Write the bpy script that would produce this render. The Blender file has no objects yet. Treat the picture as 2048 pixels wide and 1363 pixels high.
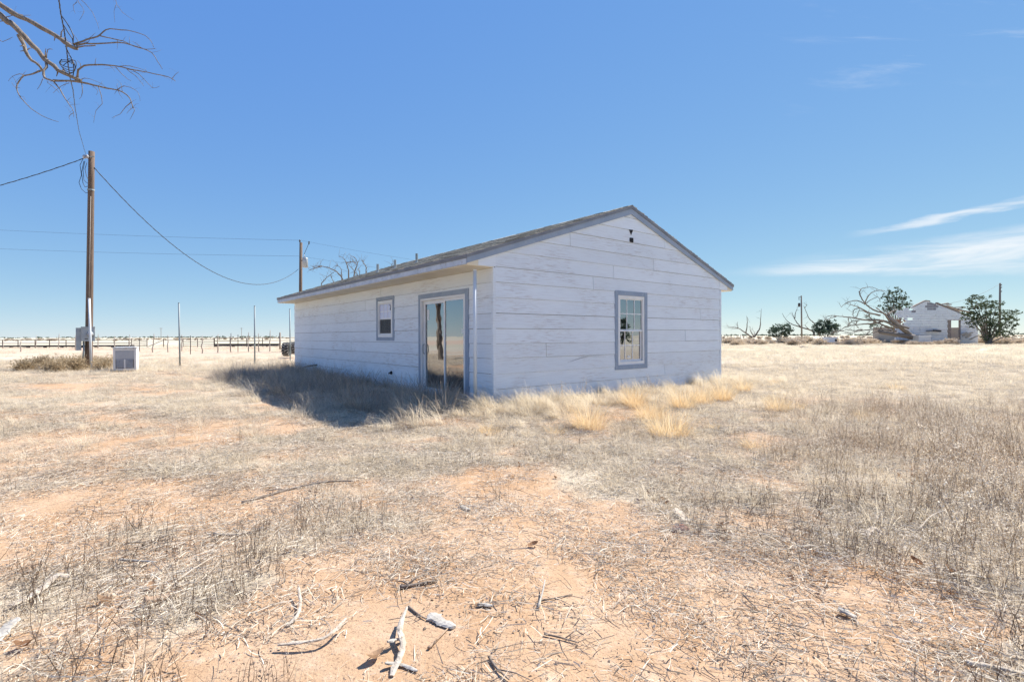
import bpy, math, random
import numpy as np
from mathutils import Vector, Matrix

random.seed(7)
rng = np.random.default_rng(11)
SC = bpy.context.scene
COL = SC.collection

# ---------------------------------------------------------------- camera
PITCH, ROLL, CAMH = -9.29678e-3, -3.51078e-3, 1.252766
FPX = 1017.66
_f = Vector((0, math.cos(PITCH), math.sin(PITCH)))
_r = Vector((1, 0, 0))
_u = _r.cross(_f)
CR = _r * math.cos(ROLL) + _u * math.sin(ROLL)
CU = -_r * math.sin(ROLL) + _u * math.cos(ROLL)
cam_d = bpy.data.cameras.new('camera')
cam_d.sensor_width = 36.0
cam_d.lens = FPX / 2048 * 36.0
cam_d.clip_start = 0.05
cam_d.clip_end = 30000
cam = bpy.data.objects.new('camera', cam_d)
M = Matrix((CR, CU, -_f)).transposed().to_4x4()
M.translation = Vector((0, 0, CAMH))
cam.matrix_world = M
COL.objects.link(cam)
SC.camera = cam

# ---------------------------------------------------------------- sky, sun, exposure
SUN_AZ = math.radians(41.5)          # from +x towards +y
SUN_EL = math.radians(50.0)
SUN_DIR = Vector((math.cos(SUN_AZ) * math.cos(SUN_EL), math.sin(SUN_AZ) * math.cos(SUN_EL), math.sin(SUN_EL)))
W = bpy.data.worlds.new('World')
SC.world = W
W.use_nodes = True
wn, wl = W.node_tree.nodes, W.node_tree.links
wn.clear()


def N(tree, kind, **kw):
    n = tree.new(kind)
    for k, v in kw.items():
        setattr(n, k, v)
    return n


def setin(n, **kw):
    for k, v in kw.items():
        n.inputs[k.replace('_', ' ')].default_value = v


def math_node(nt, op, a, b=None, clamp=False):
    n = nt.nodes.new('ShaderNodeMath')
    n.operation = op
    n.use_clamp = clamp
    for i, v in enumerate((a, b)):
        if v is None:
            continue
        if isinstance(v, (int, float)):
            n.inputs[i].default_value = v
        else:
            nt.links.new(v, n.inputs[i])
    return n.outputs[0]


def maprange(nt, v, a, b, c=0.0, d=1.0, smooth=True):
    n = nt.nodes.new('ShaderNodeMapRange')
    if smooth:
        n.interpolation_type = 'SMOOTHSTEP'
    nt.links.new(v, n.inputs['Value'])
    n.inputs['From Min'].default_value = a
    n.inputs['From Max'].default_value = b
    n.inputs['To Min'].default_value = c
    n.inputs['To Max'].default_value = d
    return n.outputs[0]


sky = N(wn, 'ShaderNodeTexSky', sky_type='NISHITA', sun_disc=False)
sky.sun_elevation = SUN_EL
sky.sun_rotation = math.pi / 2 - SUN_AZ
sky.air_density = 0.6
sky.dust_density = 0.0
sky.ozone_density = 3.0
sky.altitude = 900
WT = W.node_tree
# one soft tone curve for the whole sky, as the camera's own processing flattened it
sp_ = N(wn, 'ShaderNodeSeparateColor')
wl.new(sky.outputs[0], sp_.inputs[0])
cb_ = N(wn, 'ShaderNodeCombineColor')
for i_, (gain_, pow_) in enumerate(((.372, .74), (.428, .51), (.566, .11))):
    v_ = math_node(WT, 'MULTIPLY', math_node(WT, 'POWER', math_node(WT, 'MULTIPLY', sp_.outputs[i_], .24), pow_), gain_ / .24)
    wl.new(v_, cb_.inputs[i_])
tc = N(wn, 'ShaderNodeTexCoord')
sep = N(wn, 'ShaderNodeSeparateXYZ')
wl.new(tc.outputs['Generated'], sep.inputs[0])
dx, dy, dz = sep.outputs
# thin cirrus: noise on a high flat layer (direction projected on a plane overhead), stretched into streaks
zc = math_node(WT, 'MAXIMUM', dz, 0.02)
cx_ = math_node(WT, 'DIVIDE', dx, math_node(WT, 'ADD', zc, 0.10))
cy_ = math_node(WT, 'DIVIDE', dy, math_node(WT, 'ADD', zc, 0.10))
comb = N(wn, 'ShaderNodeCombineXYZ')
wl.new(cx_, comb.inputs[0]); wl.new(cy_, comb.inputs[1])
mp = N(wn, 'ShaderNodeMapping')
mp.inputs['Rotation'].default_value = (0, 0, math.radians(-12))
mp.inputs['Scale'].default_value = (0.9, 3.2, 1)
wl.new(comb.outputs[0], mp.inputs[0])
nz = N(wn, 'ShaderNodeTexNoise')
setin(nz, Scale=1.3, Detail=9.0, Roughness=0.62, Distortion=0.5)
wl.new(mp.outputs[0], nz.inputs['Vector'])
# azimuth / elevation of the view of the sky
az = math_node(WT, 'ARCTAN2', dx, dy)
el = math_node(WT, 'ARCSINE', dz)
# the long bank low in the east-north-east: thin at its near tip, broad farther right
wn1 = N(wn, 'ShaderNodeTexNoise'); setin(wn1, Scale=5.0, Detail=6.0, Roughness=0.6)
mp2 = N(wn, 'ShaderNodeMapping'); mp2.inputs['Scale'].default_value = (1.0, 1.0, 5.0)
wl.new(tc.outputs['Generated'], mp2.inputs[0]); wl.new(mp2.outputs[0], wn1.inputs['Vector'])
wob = math_node(WT, 'MULTIPLY', math_node(WT, 'SUBTRACT', wn1.outputs[0], 0.5), 0.034)
el2 = math_node(WT, 'ADD', el, wob)
up = maprange(WT, az, 0.40, 0.80, 0.112, 0.086, False)            # lower edge of the bank
upper = maprange(WT, az, 0.40, 0.80, 0.118, 0.146, False)
b1 = math_node(WT, 'SUBTRACT', el2, up)
b2 = math_node(WT, 'SUBTRACT', upper, el2)
band = math_node(WT, 'MULTIPLY', maprange(WT, b1, -0.008, 0.006), maprange(WT, b2, -0.012, 0.014))
band = math_node(WT, 'MULTIPLY', band, maprange(WT, az, 0.36, 0.60))
band = math_node(WT, 'MULTIPLY', band, maprange(WT, az, 1.5, 1.05))
mp3 = N(wn, 'ShaderNodeMapping'); mp3.inputs['Scale'].default_value = (2.0, 2.0, 16.0)
mp3.inputs['Rotation'].default_value = (0.10, -0.08, 0)
wl.new(tc.outputs['Generated'], mp3.inputs[0])
wn2 = N(wn, 'ShaderNodeTexNoise'); setin(wn2, Scale=2.2, Detail=8.0, Roughness=0.6, Distortion=0.6)
wl.new(mp3.outputs[0], wn2.inputs['Vector'])
fib = maprange(WT, wn2.outputs[0], 0.25, 0.72)
band = math_node(WT, 'MULTIPLY', band, fib)
streak_mid = math_node(WT, 'ADD', math_node(WT, 'MULTIPLY', math_node(WT, 'SUBTRACT', az, 0.60), 0.10), 0.163)
streak_d = math_node(WT, 'ABSOLUTE', math_node(WT, 'SUBTRACT', math_node(WT, 'ADD', el, math_node(WT, 'MULTIPLY', wob, 1.1)), streak_mid))
streak = math_node(WT, 'MULTIPLY', maprange(WT, streak_d, 0.0075, 0.0), math_node(WT, 'MULTIPLY', maprange(WT, az, 0.57, 0.66), maprange(WT, az, 1.2, 0.95)))
streak = math_node(WT, 'MULTIPLY', streak, maprange(WT, wn2.outputs[0], 0.30, 0.60))
band = math_node(WT, 'MAXIMUM', band, math_node(WT, 'MULTIPLY', streak, .75))
wisp = math_node(WT, 'MULTIPLY', maprange(WT, nz.outputs[0], 0.54, 0.80), maprange(WT, az, 0.35, 0.80))
wisp = math_node(WT, 'MULTIPLY', math_node(WT, 'MULTIPLY', wisp, 1.0), maprange(WT, el, 0.33, 0.42))
cl = math_node(WT, 'MAXIMUM', math_node(WT, 'MULTIPLY', band, 0.85), wisp, True)
cl = math_node(WT, 'MULTIPLY', cl, maprange(WT, dz, 0.0, 0.06))
mixc = N(wn, 'ShaderNodeMixRGB')
mixc.inputs['Color2'].default_value = (2.95, 3.0, 3.05, 1)
wl.new(cl, mixc.inputs['Fac']); wl.new(cb_.outputs[0], mixc.inputs['Color1'])
bg = N(wn, 'ShaderNodeBackground')
bg.inputs['Strength'].default_value = 0.12
wl.new(mixc.outputs[0], bg.inputs['Color'])
wo = N(wn, 'ShaderNodeOutputWorld')
wl.new(bg.outputs[0], wo.inputs['Surface'])

sun_d = bpy.data.lights.new('sun', 'SUN')
sun_d.energy = 3.2
sun_d.angle = math.radians(0.53)
sun_d.color = (1.0, 0.955, 0.88)
sun = bpy.data.objects.new('sun', sun_d)
sun.rotation_euler = SUN_DIR.to_track_quat('Z', 'Y').to_euler()
sun.location = (20, 20, 40)
COL.objects.link(sun)

vs = SC.view_settings
vs.view_transform = 'Standard'
vs.look = 'None'
vs.exposure = 1.5
vs.gamma = 1.0
vs.use_curve_mapping = False
SC.display_settings.display_device = "sRGB"
SC.cycles.max_bounces = 8
SC.cycles.diffuse_bounces = 4
SC.cycles.transparent_max_bounces = 12
SC.cycles.sample_clamp_indirect = 8
SC.cycles.caustics_reflective = False
SC.cycles.caustics_refractive = False
SC.cycles.use_denoising = True


# ---------------------------------------------------------------- placing helpers
def ray(px, py):
    return CR * ((px - 1024) / FPX) - CU * ((py - 681.5) / FPX) + _f


def at(px, py, Y):
    d = ray(px, py)
    return Vector((0, 0, CAMH)) + d * (Y / d.y)


TH = 0.669225
HC = Vector((-0.33933, 9.478185, 0))
DR = Vector((math.cos(TH), math.sin(TH), 0))
DL = Vector((-math.sin(TH), math.cos(TH), 0))
HW, HL = 7.93, 12.95


def hw(x, y, z=0.0):
    return HC + DR * x + DL * y + Vector((0, 0, z))


def _hash(ix, iy, seed):
    h = (ix.astype(np.int64) * 374761393 + iy.astype(np.int64) * 668265263 + seed * 1442695041) & 0xFFFFFFFF
    h = ((h ^ (h >> 13)) * 1274126177) & 0xFFFFFFFF
    h = h ^ (h >> 16)
    return (h & 0xFFFF) / 65535.0


def vnoise(x, y, seed=0):
    x = np.asarray(x, float); y = np.asarray(y, float)
    ix, iy = np.floor(x), np.floor(y)
    fx, fy = x - ix, y - iy
    fx = fx * fx * (3 - 2 * fx); fy = fy * fy * (3 - 2 * fy)
    a = _hash(ix, iy, seed); b = _hash(ix + 1, iy, seed)
    c = _hash(ix, iy + 1, seed); d = _hash(ix + 1, iy + 1, seed)
    return (a * (1 - fx) + b * fx) * (1 - fy) + (c * (1 - fx) + d * fx) * fy


def fbm(x, y, seed=0, oct=4):
    s, a, t = 0.0, 1.0, 0.0
    for i in range(oct):
        s = s + a * vnoise(np.asarray(x) * 2 ** i, np.asarray(y) * 2 ** i, seed + i * 17)
        t += a
        a *= 0.5
    return s / t


def sstep(a, b, v):
    t = np.clip((np.asarray(v, float) - a) / (b - a), 0, 1)
    return t * t * (3 - 2 * t)


def house_local(x, y):
    ax, ay = np.asarray(x, float) - HC.x, np.asarray(y, float) - HC.y
    return ax * DR.x + ay * DR.y, ax * DL.x + ay * DL.y


def house_dist(x, y):
    lx, ly = house_local(x, y)
    ex = np.maximum(np.maximum(-lx, lx - HW), 0)
    ey = np.maximum(np.maximum(-ly, ly - HL), 0)
    return np.hypot(ex, ey)


def gz(x, y):
    x = np.asarray(x, float); y = np.asarray(y, float)
    d = house_dist(x, y)
    z = -0.03 - 0.10 * sstep(0.3, 2.6, d) * (1 - sstep(9, 18, d))
    r = np.hypot(x, y)
    z = z + (fbm(x * 0.45, y * 0.45, 3, 3) - 0.5) * 0.10 * sstep(0.6, 3, d) * (1 - sstep(30, 60, r) * 0.3)
    z = z + (fbm(x * 2.6, y * 2.6, 9, 3) - 0.5) * 0.045 * sstep(0.2, 1.2, d) * (1 - sstep(14, 30, r))
    return z


def gnd(px, py):
    d = ray(px, py)
    z = -0.05
    for _ in range(6):
        k = (z - CAMH) / d.z
        p = Vector((0, 0, CAMH)) + d * k
        z = float(gz(p.x, p.y))
    return Vector((p.x, p.y, z))


# bare soil patches: (px, py, radius x, radius y in metres, strength)
BARE = [(1010, 1290, .75, .45, 1), (1080, 1190, .75, .45, .8), (900, 1190, .5, .4, .6), (1170, 1330, .5, .3, .8), (1010, 1030, .7, .5, .4),
        (1270, 1095, .6, .4, .7), (960, 965, .7, .7, .4), (1700, 1270, .7, .3, .7), (1930, 1240, .7, .35, .8), (1400, 1180, .5, .35, .7),
        (480, 850, 1.3, 1.1, 1), (280, 870, 2.2, .8, .75), (60, 840, 3.0, .7, .85), (60, 770, 2.5, .8, .6), (150, 895, 1.8, .6, .8), (640, 1000, .9, .5, .5),
        (330, 1000, .9, .5, .45), (70, 1010, 1.2, .5, .75), (560, 905, 1.4, .6, .5), (1560, 1340, .4, .25, .7), (640, 1150, .5, .35, .45),
        (200, 1230, .3, .2, .4), (620, 1250, .25, .3, .6), (1330, 1180, .6, .4, .5), (1150, 1270, .6, .4, .7), (820, 1120, .5, .35, .5), (60, 930, 1.2, .5, .5)]
BAREW = []
for (bx, by, rx, ry, s) in BARE:
    p = gnd(bx, by)
    BAREW.append((p.x, p.y, rx, ry, s))


def cover(x, y):
    """0 bare soil .. 1 hidden under litter and dry grass"""
    x = np.asarray(x, float); y = np.asarray(y, float)
    n = fbm(x * 0.9, y * 0.9, 21, 4)
    c = 0.60 + (n - 0.5) * 1.7 + (fbm(x * 3.1, y * 3.1, 23, 3) - .5) * 1.15
    c = c + 0.30 * sstep(0.5, 3.0, x - 0.15 * y) + 0.25 * sstep(9, 16, y) * sstep(-2, 2, x)
    c = c + 0.35 * (1 - sstep(0.3, 2.4, house_dist(x, y))) + 0.12 * sstep(9, 14, y)
    c = c + 0.22 * sstep(-0.5, -1.6, x) * (1 - sstep(2.2, 3.4, y))
    wx = x + (fbm(x * 1.7, y * 1.7, 31, 3) - .5) * 0.9
    wy = y + (fbm(x * 1.7, y * 1.7, 41, 3) - .5) * 0.9
    for (bx, by, rx, ry, s) in BAREW:
        q = ((wx - bx) / (rx * .95)) ** 2 + ((wy - by) / (ry * .95)) ** 2
        c = c - s * 0.60 * np.exp(-q)
    return np.clip(c, 0.0, 1.0)


# ---------------------------------------------------------------- materials
MATS = {}


def new_mat(name):
    m = bpy.data.materials.new(name)
    m.use_nodes = True
    nt = m.node_tree
    nt.nodes.clear()
    out = nt.nodes.new('ShaderNodeOutputMaterial')
    b = nt.nodes.new('ShaderNodeBsdfPrincipled')
    nt.links.new(b.outputs[0], out.inputs[0])
    MATS[name] = m
    return m, nt, b, out


def noise(nt, scale, detail=4, rough=.55, stretch=None, coord='Object', dist=0.0, loc=None):
    t = nt.nodes.new('ShaderNodeTexCoord')
    src = t.outputs[coord]
    if stretch or loc:
        mpn = nt.nodes.new('ShaderNodeMapping')
        mpn.inputs['Scale'].default_value = stretch or (1, 1, 1)
        mpn.inputs['Location'].default_value = loc or (0, 0, 0)
        nt.links.new(src, mpn.inputs[0]); src = mpn.outputs[0]
    n = nt.nodes.new('ShaderNodeTexNoise')
    n.inputs['Scale'].default_value = scale
    n.inputs['Detail'].default_value = detail
    n.inputs['Roughness'].default_value = rough
    n.inputs['Distortion'].default_value = dist
    nt.links.new(src, n.inputs['Vector'])
    return n.outputs[0]


def mixcol(nt, fac, a, b, blend='MIX'):
    n = nt.nodes.new('ShaderNodeMixRGB')
    n.blend_type = blend
    for s, v in (('Fac', fac), ('Color1', a), ('Color2', b)):
        if isinstance(v, (tuple, list)):
            n.inputs[s].default_value = (*v[:3], 1)
        elif isinstance(v, (int, float)):
            n.inputs[s].default_value = v
        else:
            nt.links.new(v, n.inputs[s])
    return n.outputs[0]


def bump(nt, b, h, strength=.3, dist=.01):
    n = nt.nodes.new('ShaderNodeBump')
    n.inputs['Strength'].default_value = strength
    n.inputs['Distance'].default_value = dist
    nt.links.new(h, n.inputs['Height'])
    nt.links.new(n.outputs[0], b.inputs['Normal'])


def simple(name, c1, c2, scale=8, rough=.75, bs=.25, bd=.01, stretch=None, metal=0.0, lo=.35, hi=.65, rnd=0.0, c3=None, s3=30, tv=0.0):
    m, nt, b, out = new_mat(name)
    n = noise(nt, scale, stretch=stretch)
    col = mixcol(nt, maprange(nt, n, lo, hi), c1, c2)
    if c3:
        col = mixcol(nt, maprange(nt, noise(nt, s3, 5, stretch=stretch), .55, .72), col, c3)
    if rnd:
        oi = nt.nodes.new('ShaderNodeObjectInfo')
        v = math_node(nt, 'ADD', math_node(nt, 'MULTIPLY', oi.outputs['Random'], 2 * rnd), 1 - rnd)
        hsv = nt.nodes.new('ShaderNodeHueSaturation')
        nt.links.new(col, hsv.inputs['Color']); nt.links.new(v, hsv.inputs['Value'])
        col = hsv.outputs[0]
    if tv:
        ta = nt.nodes.new('ShaderNodeAttribute'); ta.attribute_name = 'tint'
        hsv = nt.nodes.new('ShaderNodeHueSaturation')
        nt.links.new(col, hsv.inputs['Color']); nt.links.new(math_node(nt, 'ADD', math_node(nt, 'MULTIPLY', ta.outputs['Fac'], 2 * tv), 1 - tv), hsv.inputs['Value'])
        col = hsv.outputs[0]
    nt.links.new(col, b.inputs['Base Color'])
    b.inputs['Roughness'].default_value = rough
    b.inputs['Metallic'].default_value = metal
    if bs:
        bump(nt, b, noise(nt, scale * 4, 6, stretch=stretch), bs, bd)
    return m


def plant(name, c1, c2, c3, trans=.35, rough=.8):
    """dry or green leaf / stem: colour from the 'tint' attribute of each blade plus a random per plant"""
    m, nt, b, out = new_mat(name)
    a = nt.nodes.new('ShaderNodeAttribute'); a.attribute_name = 'tint'
    oi = nt.nodes.new('ShaderNodeObjectInfo')
    r = nt.nodes.new('ShaderNodeValToRGB')
    e = r.color_ramp.elements
    e[0].color = (*c1, 1); e[1].color = (*c3, 1)
    k = e.new(.5); k.color = (*c2, 1)
    f = math_node(nt, 'ADD', math_node(nt, 'MULTIPLY', a.outputs['Fac'], .75), math_node(nt, 'MULTIPLY', oi.outputs['Random'], .25))
    nt.links.new(f, r.inputs[0])
    nt.links.new(r.outputs[0], b.inputs['Base Color'])
    b.inputs['Roughness'].default_value = rough
    b.inputs['Specular IOR Level'].default_value = .25
    t = nt.nodes.new('ShaderNodeBsdfTranslucent')
    nt.links.new(r.outputs[0], t.inputs[0])
    mx = nt.nodes.new('ShaderNodeMixShader')
    mx.inputs[0].default_value = trans
    nt.links.new(b.outputs[0], mx.inputs[1]); nt.links.new(t.outputs[0], mx.inputs[2])
    nt.links.new(mx.outputs[0], out.inputs[0])
    return m


# siding paint: chalky pale blue-grey, peeling in horizontal scuffs, dirt freckles
def siding_mat(name, base, base2):
    m, nt, b, out = new_mat(name)
    big = noise(nt, .7, 4)
    col = mixcol(nt, maprange(nt, big, .3, .7), base, base2)
    oi = nt.nodes.new('ShaderNodeObjectInfo')
    hsv = nt.nodes.new('ShaderNodeHueSaturation')
    nt.links.new(col, hsv.inputs['Color'])
    nt.links.new(math_node(nt, 'ADD', math_node(nt, 'MULTIPLY', oi.outputs['Random'], .07), .955), hsv.inputs['Value'])
    col = hsv.outputs[0]
    streak = noise(nt, 1.0, 6, .7, stretch=(2.2, 2.2, 34))
    col = mixcol(nt, math_node(nt, 'MULTIPLY', maprange(nt, streak, .42, .75), .30), col, (.50, .49, .50))
    region = maprange(nt, noise(nt, .85, 3, loc=(3.1, 7.7, 1.3), stretch=(1, 1, 2.2)), .47, .62)
    flake = maprange(nt, noise(nt, 1.0, 8, .72, stretch=(3.2, 3.2, 42)), .47, .66)
    fm = math_node(nt, 'MULTIPLY', region, flake)
    col = mixcol(nt, math_node(nt, 'MULTIPLY', fm, .55), col, (.42, .37, .345))
    freck = math_node(nt, 'MULTIPLY', maprange(nt, noise(nt, 42, 3, .6), .70, .76), maprange(nt, noise(nt, 1.5, 2, loc=(9, 2, 5)), .5, .7))
    col = mixcol(nt, math_node(nt, 'MULTIPLY', freck, .5), col, (.25, .23, .24))
    nt.links.new(col, b.inputs['Base Color'])
    b.inputs['Roughness'].default_value = .62
    h = math_node(nt, 'ADD', math_node(nt, 'MULTIPLY', noise(nt, 1.0, 5, stretch=(5, 5, 90)), .7), math_node(nt, 'MULTIPLY', fm, -.6))
    bump(nt, b, h, .35, .004)
    return m


siding_mat('siding_paint', (.735, .79, .835), (.775, .825, .865))
simple('trim_paint', (.26, .32, .41), (.30, .36, .445), 3, .6, .2, .004, c3=(.36, .40, .45), s3=22)
simple('fascia_paint', (.42, .48, .57), (.52, .57, .64), 4, .6, .3, .004, c3=(.36, .36, .37), s3=14)
simple('dark_trim', (.17, .18, .205), (.22, .23, .25), 3, .6, .2, .004)
simple('soffit_bounce_paint', (.78, .72, .59), (.70, .64, .51), 2, .7, .1, .004)  # cream puts the warm light bounced up off the ground into the colour
simple('white_vinyl', (.78, .78, .77), (.74, .74, .74), 3, .4, .05, .002)
simple('felt', (.045, .043, .042), (.07, .065, .06), 10, .9)
simple('drywall', (.55, .53, .50), (.48, .46, .44), 1.5, .9, .05)
simple('plank_floor', (.22, .17, .13), (.30, .24, .18), 3, .8)
simple('shingle_mat', (.33, .31, .265), (.52, .485, .405), 40, .9, .7, .006, c3=(.13, .12, .11), s3=110, tv=.45)
simple('shingle_edge', (.06, .06, .058), (.10, .10, .095), 60, .9, .4, .004)
simple('galvanised', (.22, .265, .275), (.30, .34, .35), 6, .65, .05, .002, metal=.1, stretch=(1, 1, .3))
simple('pale_pipe', (.60, .64, .66), (.68, .71, .72), 6, .5, .05, .002, stretch=(1, 1, .3))
simple('grey_steel', (.33, .36, .38), (.40, .43, .44), 5, .45, .05, .002, metal=.2)
simple('rust_pipe', (.11, .075, .06), (.17, .12, .095), 10, .75, .3, .004, c3=(.06, .045, .04))
simple('dark_steel', (.035, .03, .03), (.06, .05, .045), 8, .7, .2)
simple('black_cable', (.02, .02, .022), (.035, .035, .04), 12, .6, .1)
simple('pole_wood', (.115, .075, .053), (.17, .118, .085), 5, .85, .6, .01, stretch=(9, 9, .6), c3=(.08, .05, .035), s3=8)
simple('stake_wood', (.30, .26, .22), (.38, .33, .28), 6, .85, .5, .01, stretch=(5, 5, .8))
simple('bark', (.15, .12, .095), (.235, .195, .155), 7, .85, .9, .012, stretch=(3, 3, 1), c3=(.11, .09, .07), s3=16)
simple('grey_wood', (.35, .315, .265), (.46, .425, .37), 14, .8, .6, .006, stretch=(1, 1, 1), c3=(.28, .25, .23), s3=30)
simple('pale_wood', (.44, .36, .27), (.58, .50, .40), 22, .85, .8, .006, stretch=(1, 1, 2), c3=(.26, .20, .15), s3=40)
simple('brown_wood', (.30, .20, .13), (.40, .28, .18), 12, .8, .5, .005)
simple('dark_twig', (.16, .125, .10), (.25, .20, .155), 14, .85, .5, .004)
simple('cooler_paint', (.70, .70, .68), (.64, .64, .62), 3, .45, .08, .002, c3=(.50, .46, .42), s3=9)
simple('cooler_panel', (.33, .35, .38), (.38, .40, .42), 3, .5, .05)
simple('rubber', (.022, .022, .024), (.04, .038, .036), 12, .8, .4)
simple('dusty_rubber', (.30, .28, .25), (.10, .095, .09), 7, .9, .4)
simple('whitewash', (.70, .70, .69), (.76, .755, .74), 1.2, .85, .4, .01, c3=(.60, .58, .55), s3=2.2)
simple('bare_block', (.26, .24, .25), (.33, .31, .31), 3, .9, .5)
simple('old_timber', (.33, .27, .22), (.24, .19, .16), 5, .9, .4)
simple('rust_rubble', (.20, .10, .075), (.30, .19, .14), 3, .9, .4)
simple('ceramic', (.35, .34, .36), (.42, .41, .42), 5, .35, 0)
simple('black_hole', (.012, .012, .014), (.02, .02, .022), 5, .9, 0)
simple('sticker', (.78, .77, .74), (.74, .73, .70), 5, .6, 0)
simple('leaf_brown', (.24, .12, .06), (.38, .22, .12), 20, .75, .3, .004, rnd=.3)
simple('copper_pipe', (.74, .74, .72), (.68, .68, .67), 5, .5, 0)
simple('pale_film', (.60, .62, .80), (.66, .68, .84), 1.6, .25, 0)

plant('straw', (.50, .40, .28), (.74, .64, .48), (.86, .79, .655), .46)
plant('grey_litter', (.075, .05, .034), (.62, .53, .41), (.88, .81, .68), .22)
plant('gold_grass', (.60, .40, .19), (.80, .60, .34), (.88, .76, .54), .48)
plant('weed_brown', (.29, .205, .135), (.66, .55, .41), (.88, .82, .72), .45)
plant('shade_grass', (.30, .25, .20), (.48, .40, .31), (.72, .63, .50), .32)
plant('tumbleweed_mat', (.38, .29, .20), (.60, .49, .36), (.76, .66, .53), .35)
plant('olive_bush', (.24, .175, .10), (.46, .355, .22), (.66, .55, .39), .35)
plant('green_leaf', (.035, .055, .03), (.075, .10, .05), (.15, .17, .085), .35)
plant('juniper_leaf', (.045, .075, .05), (.08, .115, .075), (.14, .175, .12), .25)
plant('dry_leaf', (.20, .105, .055), (.36, .21, .115), (.52, .37, .24), .35)
plant('stalk_brown', (.12, .08, .055), (.26, .185, .13), (.52, .42, .32), .2)
plant('crumb', (.10, .075, .06), (.20, .15, .115), (.40, .33, .27), 0.0)


def glass_mat():
    m, nt, b, out = new_mat('glass')
    nt.nodes.remove(b)
    g = nt.nodes.new('ShaderNodeBsdfGlossy'); g.inputs['Roughness'].default_value = 0.0
    g.inputs['Color'].default_value = (.95, .97, 1, 1)
    t = nt.nodes.new('ShaderNodeBsdfTransparent'); t.inputs['Color'].default_value = (.80, .84, .84, 1)
    fr = nt.nodes.new('ShaderNodeFresnel'); fr.inputs['IOR'].default_value = 1.6
    f = math_node(nt, 'ADD', math_node(nt, 'MULTIPLY', fr.outputs[0], 1.7), .22, True)
    n = noise(nt, 2.0, 2)
    bp = nt.nodes.new('ShaderNodeBump'); bp.inputs['Strength'].default_value = .05; bp.inputs['Distance'].default_value = .02
    nt.links.new(n, bp.inputs['Height']); nt.links.new(bp.outputs[0], g.inputs['Normal'])
    mx = nt.nodes.new('ShaderNodeMixShader')
    nt.links.new(f, mx.inputs[0]); nt.links.new(t.outputs[0], mx.inputs[1]); nt.links.new(g.outputs[0], mx.inputs[2])
    nt.links.new(mx.outputs[0], out.inputs[0])


glass_mat()
_m, _nt, _b, _o = new_mat('screen')
_t = _nt.nodes.new('ShaderNodeBsdfTransparent'); _x = _nt.nodes.new('ShaderNodeMixShader'); _x.inputs[0].default_value = .62
_b.inputs['Base Color'].default_value = (.05, .055, .065, 1); _b.inputs['Roughness'].default_value = .6
_nt.links.new(_t.outputs[0], _x.inputs[1]); _nt.links.new(_b.outputs[0], _x.inputs[2]); _nt.links.new(_x.outputs[0], _o.inputs[0])


def ground_mat():
    m, nt, b, out = new_mat('ground_soil')
    a = nt.nodes.new('ShaderNodeAttribute'); a.attribute_name = 'cover'
    soil = mixcol(nt, maprange(nt, noise(nt, 1.1, 6, .6), .3, .72), (.44, .275, .155), (.52, .365, .24))
    soil = mixcol(nt, maprange(nt, noise(nt, 9, 5, .6), .48, .75), soil, (.55, .40, .275))
    soil = mixcol(nt, math_node(nt, 'MULTIPLY', maprange(nt, noise(nt, 70, 4, .6), .56, .66), .7), soil, (.20, .12, .08))
    lit = mixcol(nt, maprange(nt, noise(nt, 14, 6, .7), .35, .7), (.47, .385, .28), (.64, .555, .425))
    lit = mixcol(nt, math_node(nt, 'MULTIPLY', maprange(nt, noise(nt, 55, 5, .7), .5, .60), .65), lit, (.20, .16, .125))
    far = mixcol(nt, maprange(nt, noise(nt, .05, 5, .6, stretch=(1, 2.5, 1)), .35, .7), (.50, .445, .345), (.60, .535, .425))
    dn = nt.nodes.new('ShaderNodeAttribute'); dn.attribute_name = 'dist'
    edge = math_node(nt, 'ADD', a.outputs['Fac'], math_node(nt, 'MULTIPLY', math_node(nt, 'SUBTRACT', noise(nt, 6, 6, .7), .5), .7))
    col = mixcol(nt, maprange(nt, edge, .40, .85), soil, lit)
    far = mixcol(nt, maprange(nt, noise(nt, .012, 4, .6, stretch=(1, 3, 1), loc=(5, 1, 0)), .45, .62), far, (.45, .42, .29))
    red = nt.nodes.new('ShaderNodeAttribute'); red.attribute_name = 'red'
    far = mixcol(nt, red.outputs['Fac'], far, (.56, .40, .29))
    col = mixcol(nt, maprange(nt, dn.outputs['Fac'], 22, 55), col, far)
    nt.links.new(col, b.inputs['Base Color'])
    b.inputs['Roughness'].default_value = .95
    b.inputs['Specular IOR Level'].default_value = .1
    h = math_node(nt, 'ADD', noise(nt, 18, 8, .68), math_node(nt, 'MULTIPLY', noise(nt, 75, 5, .7), .4))
    bump(nt, b, h, .55, .03)


ground_mat()


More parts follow.
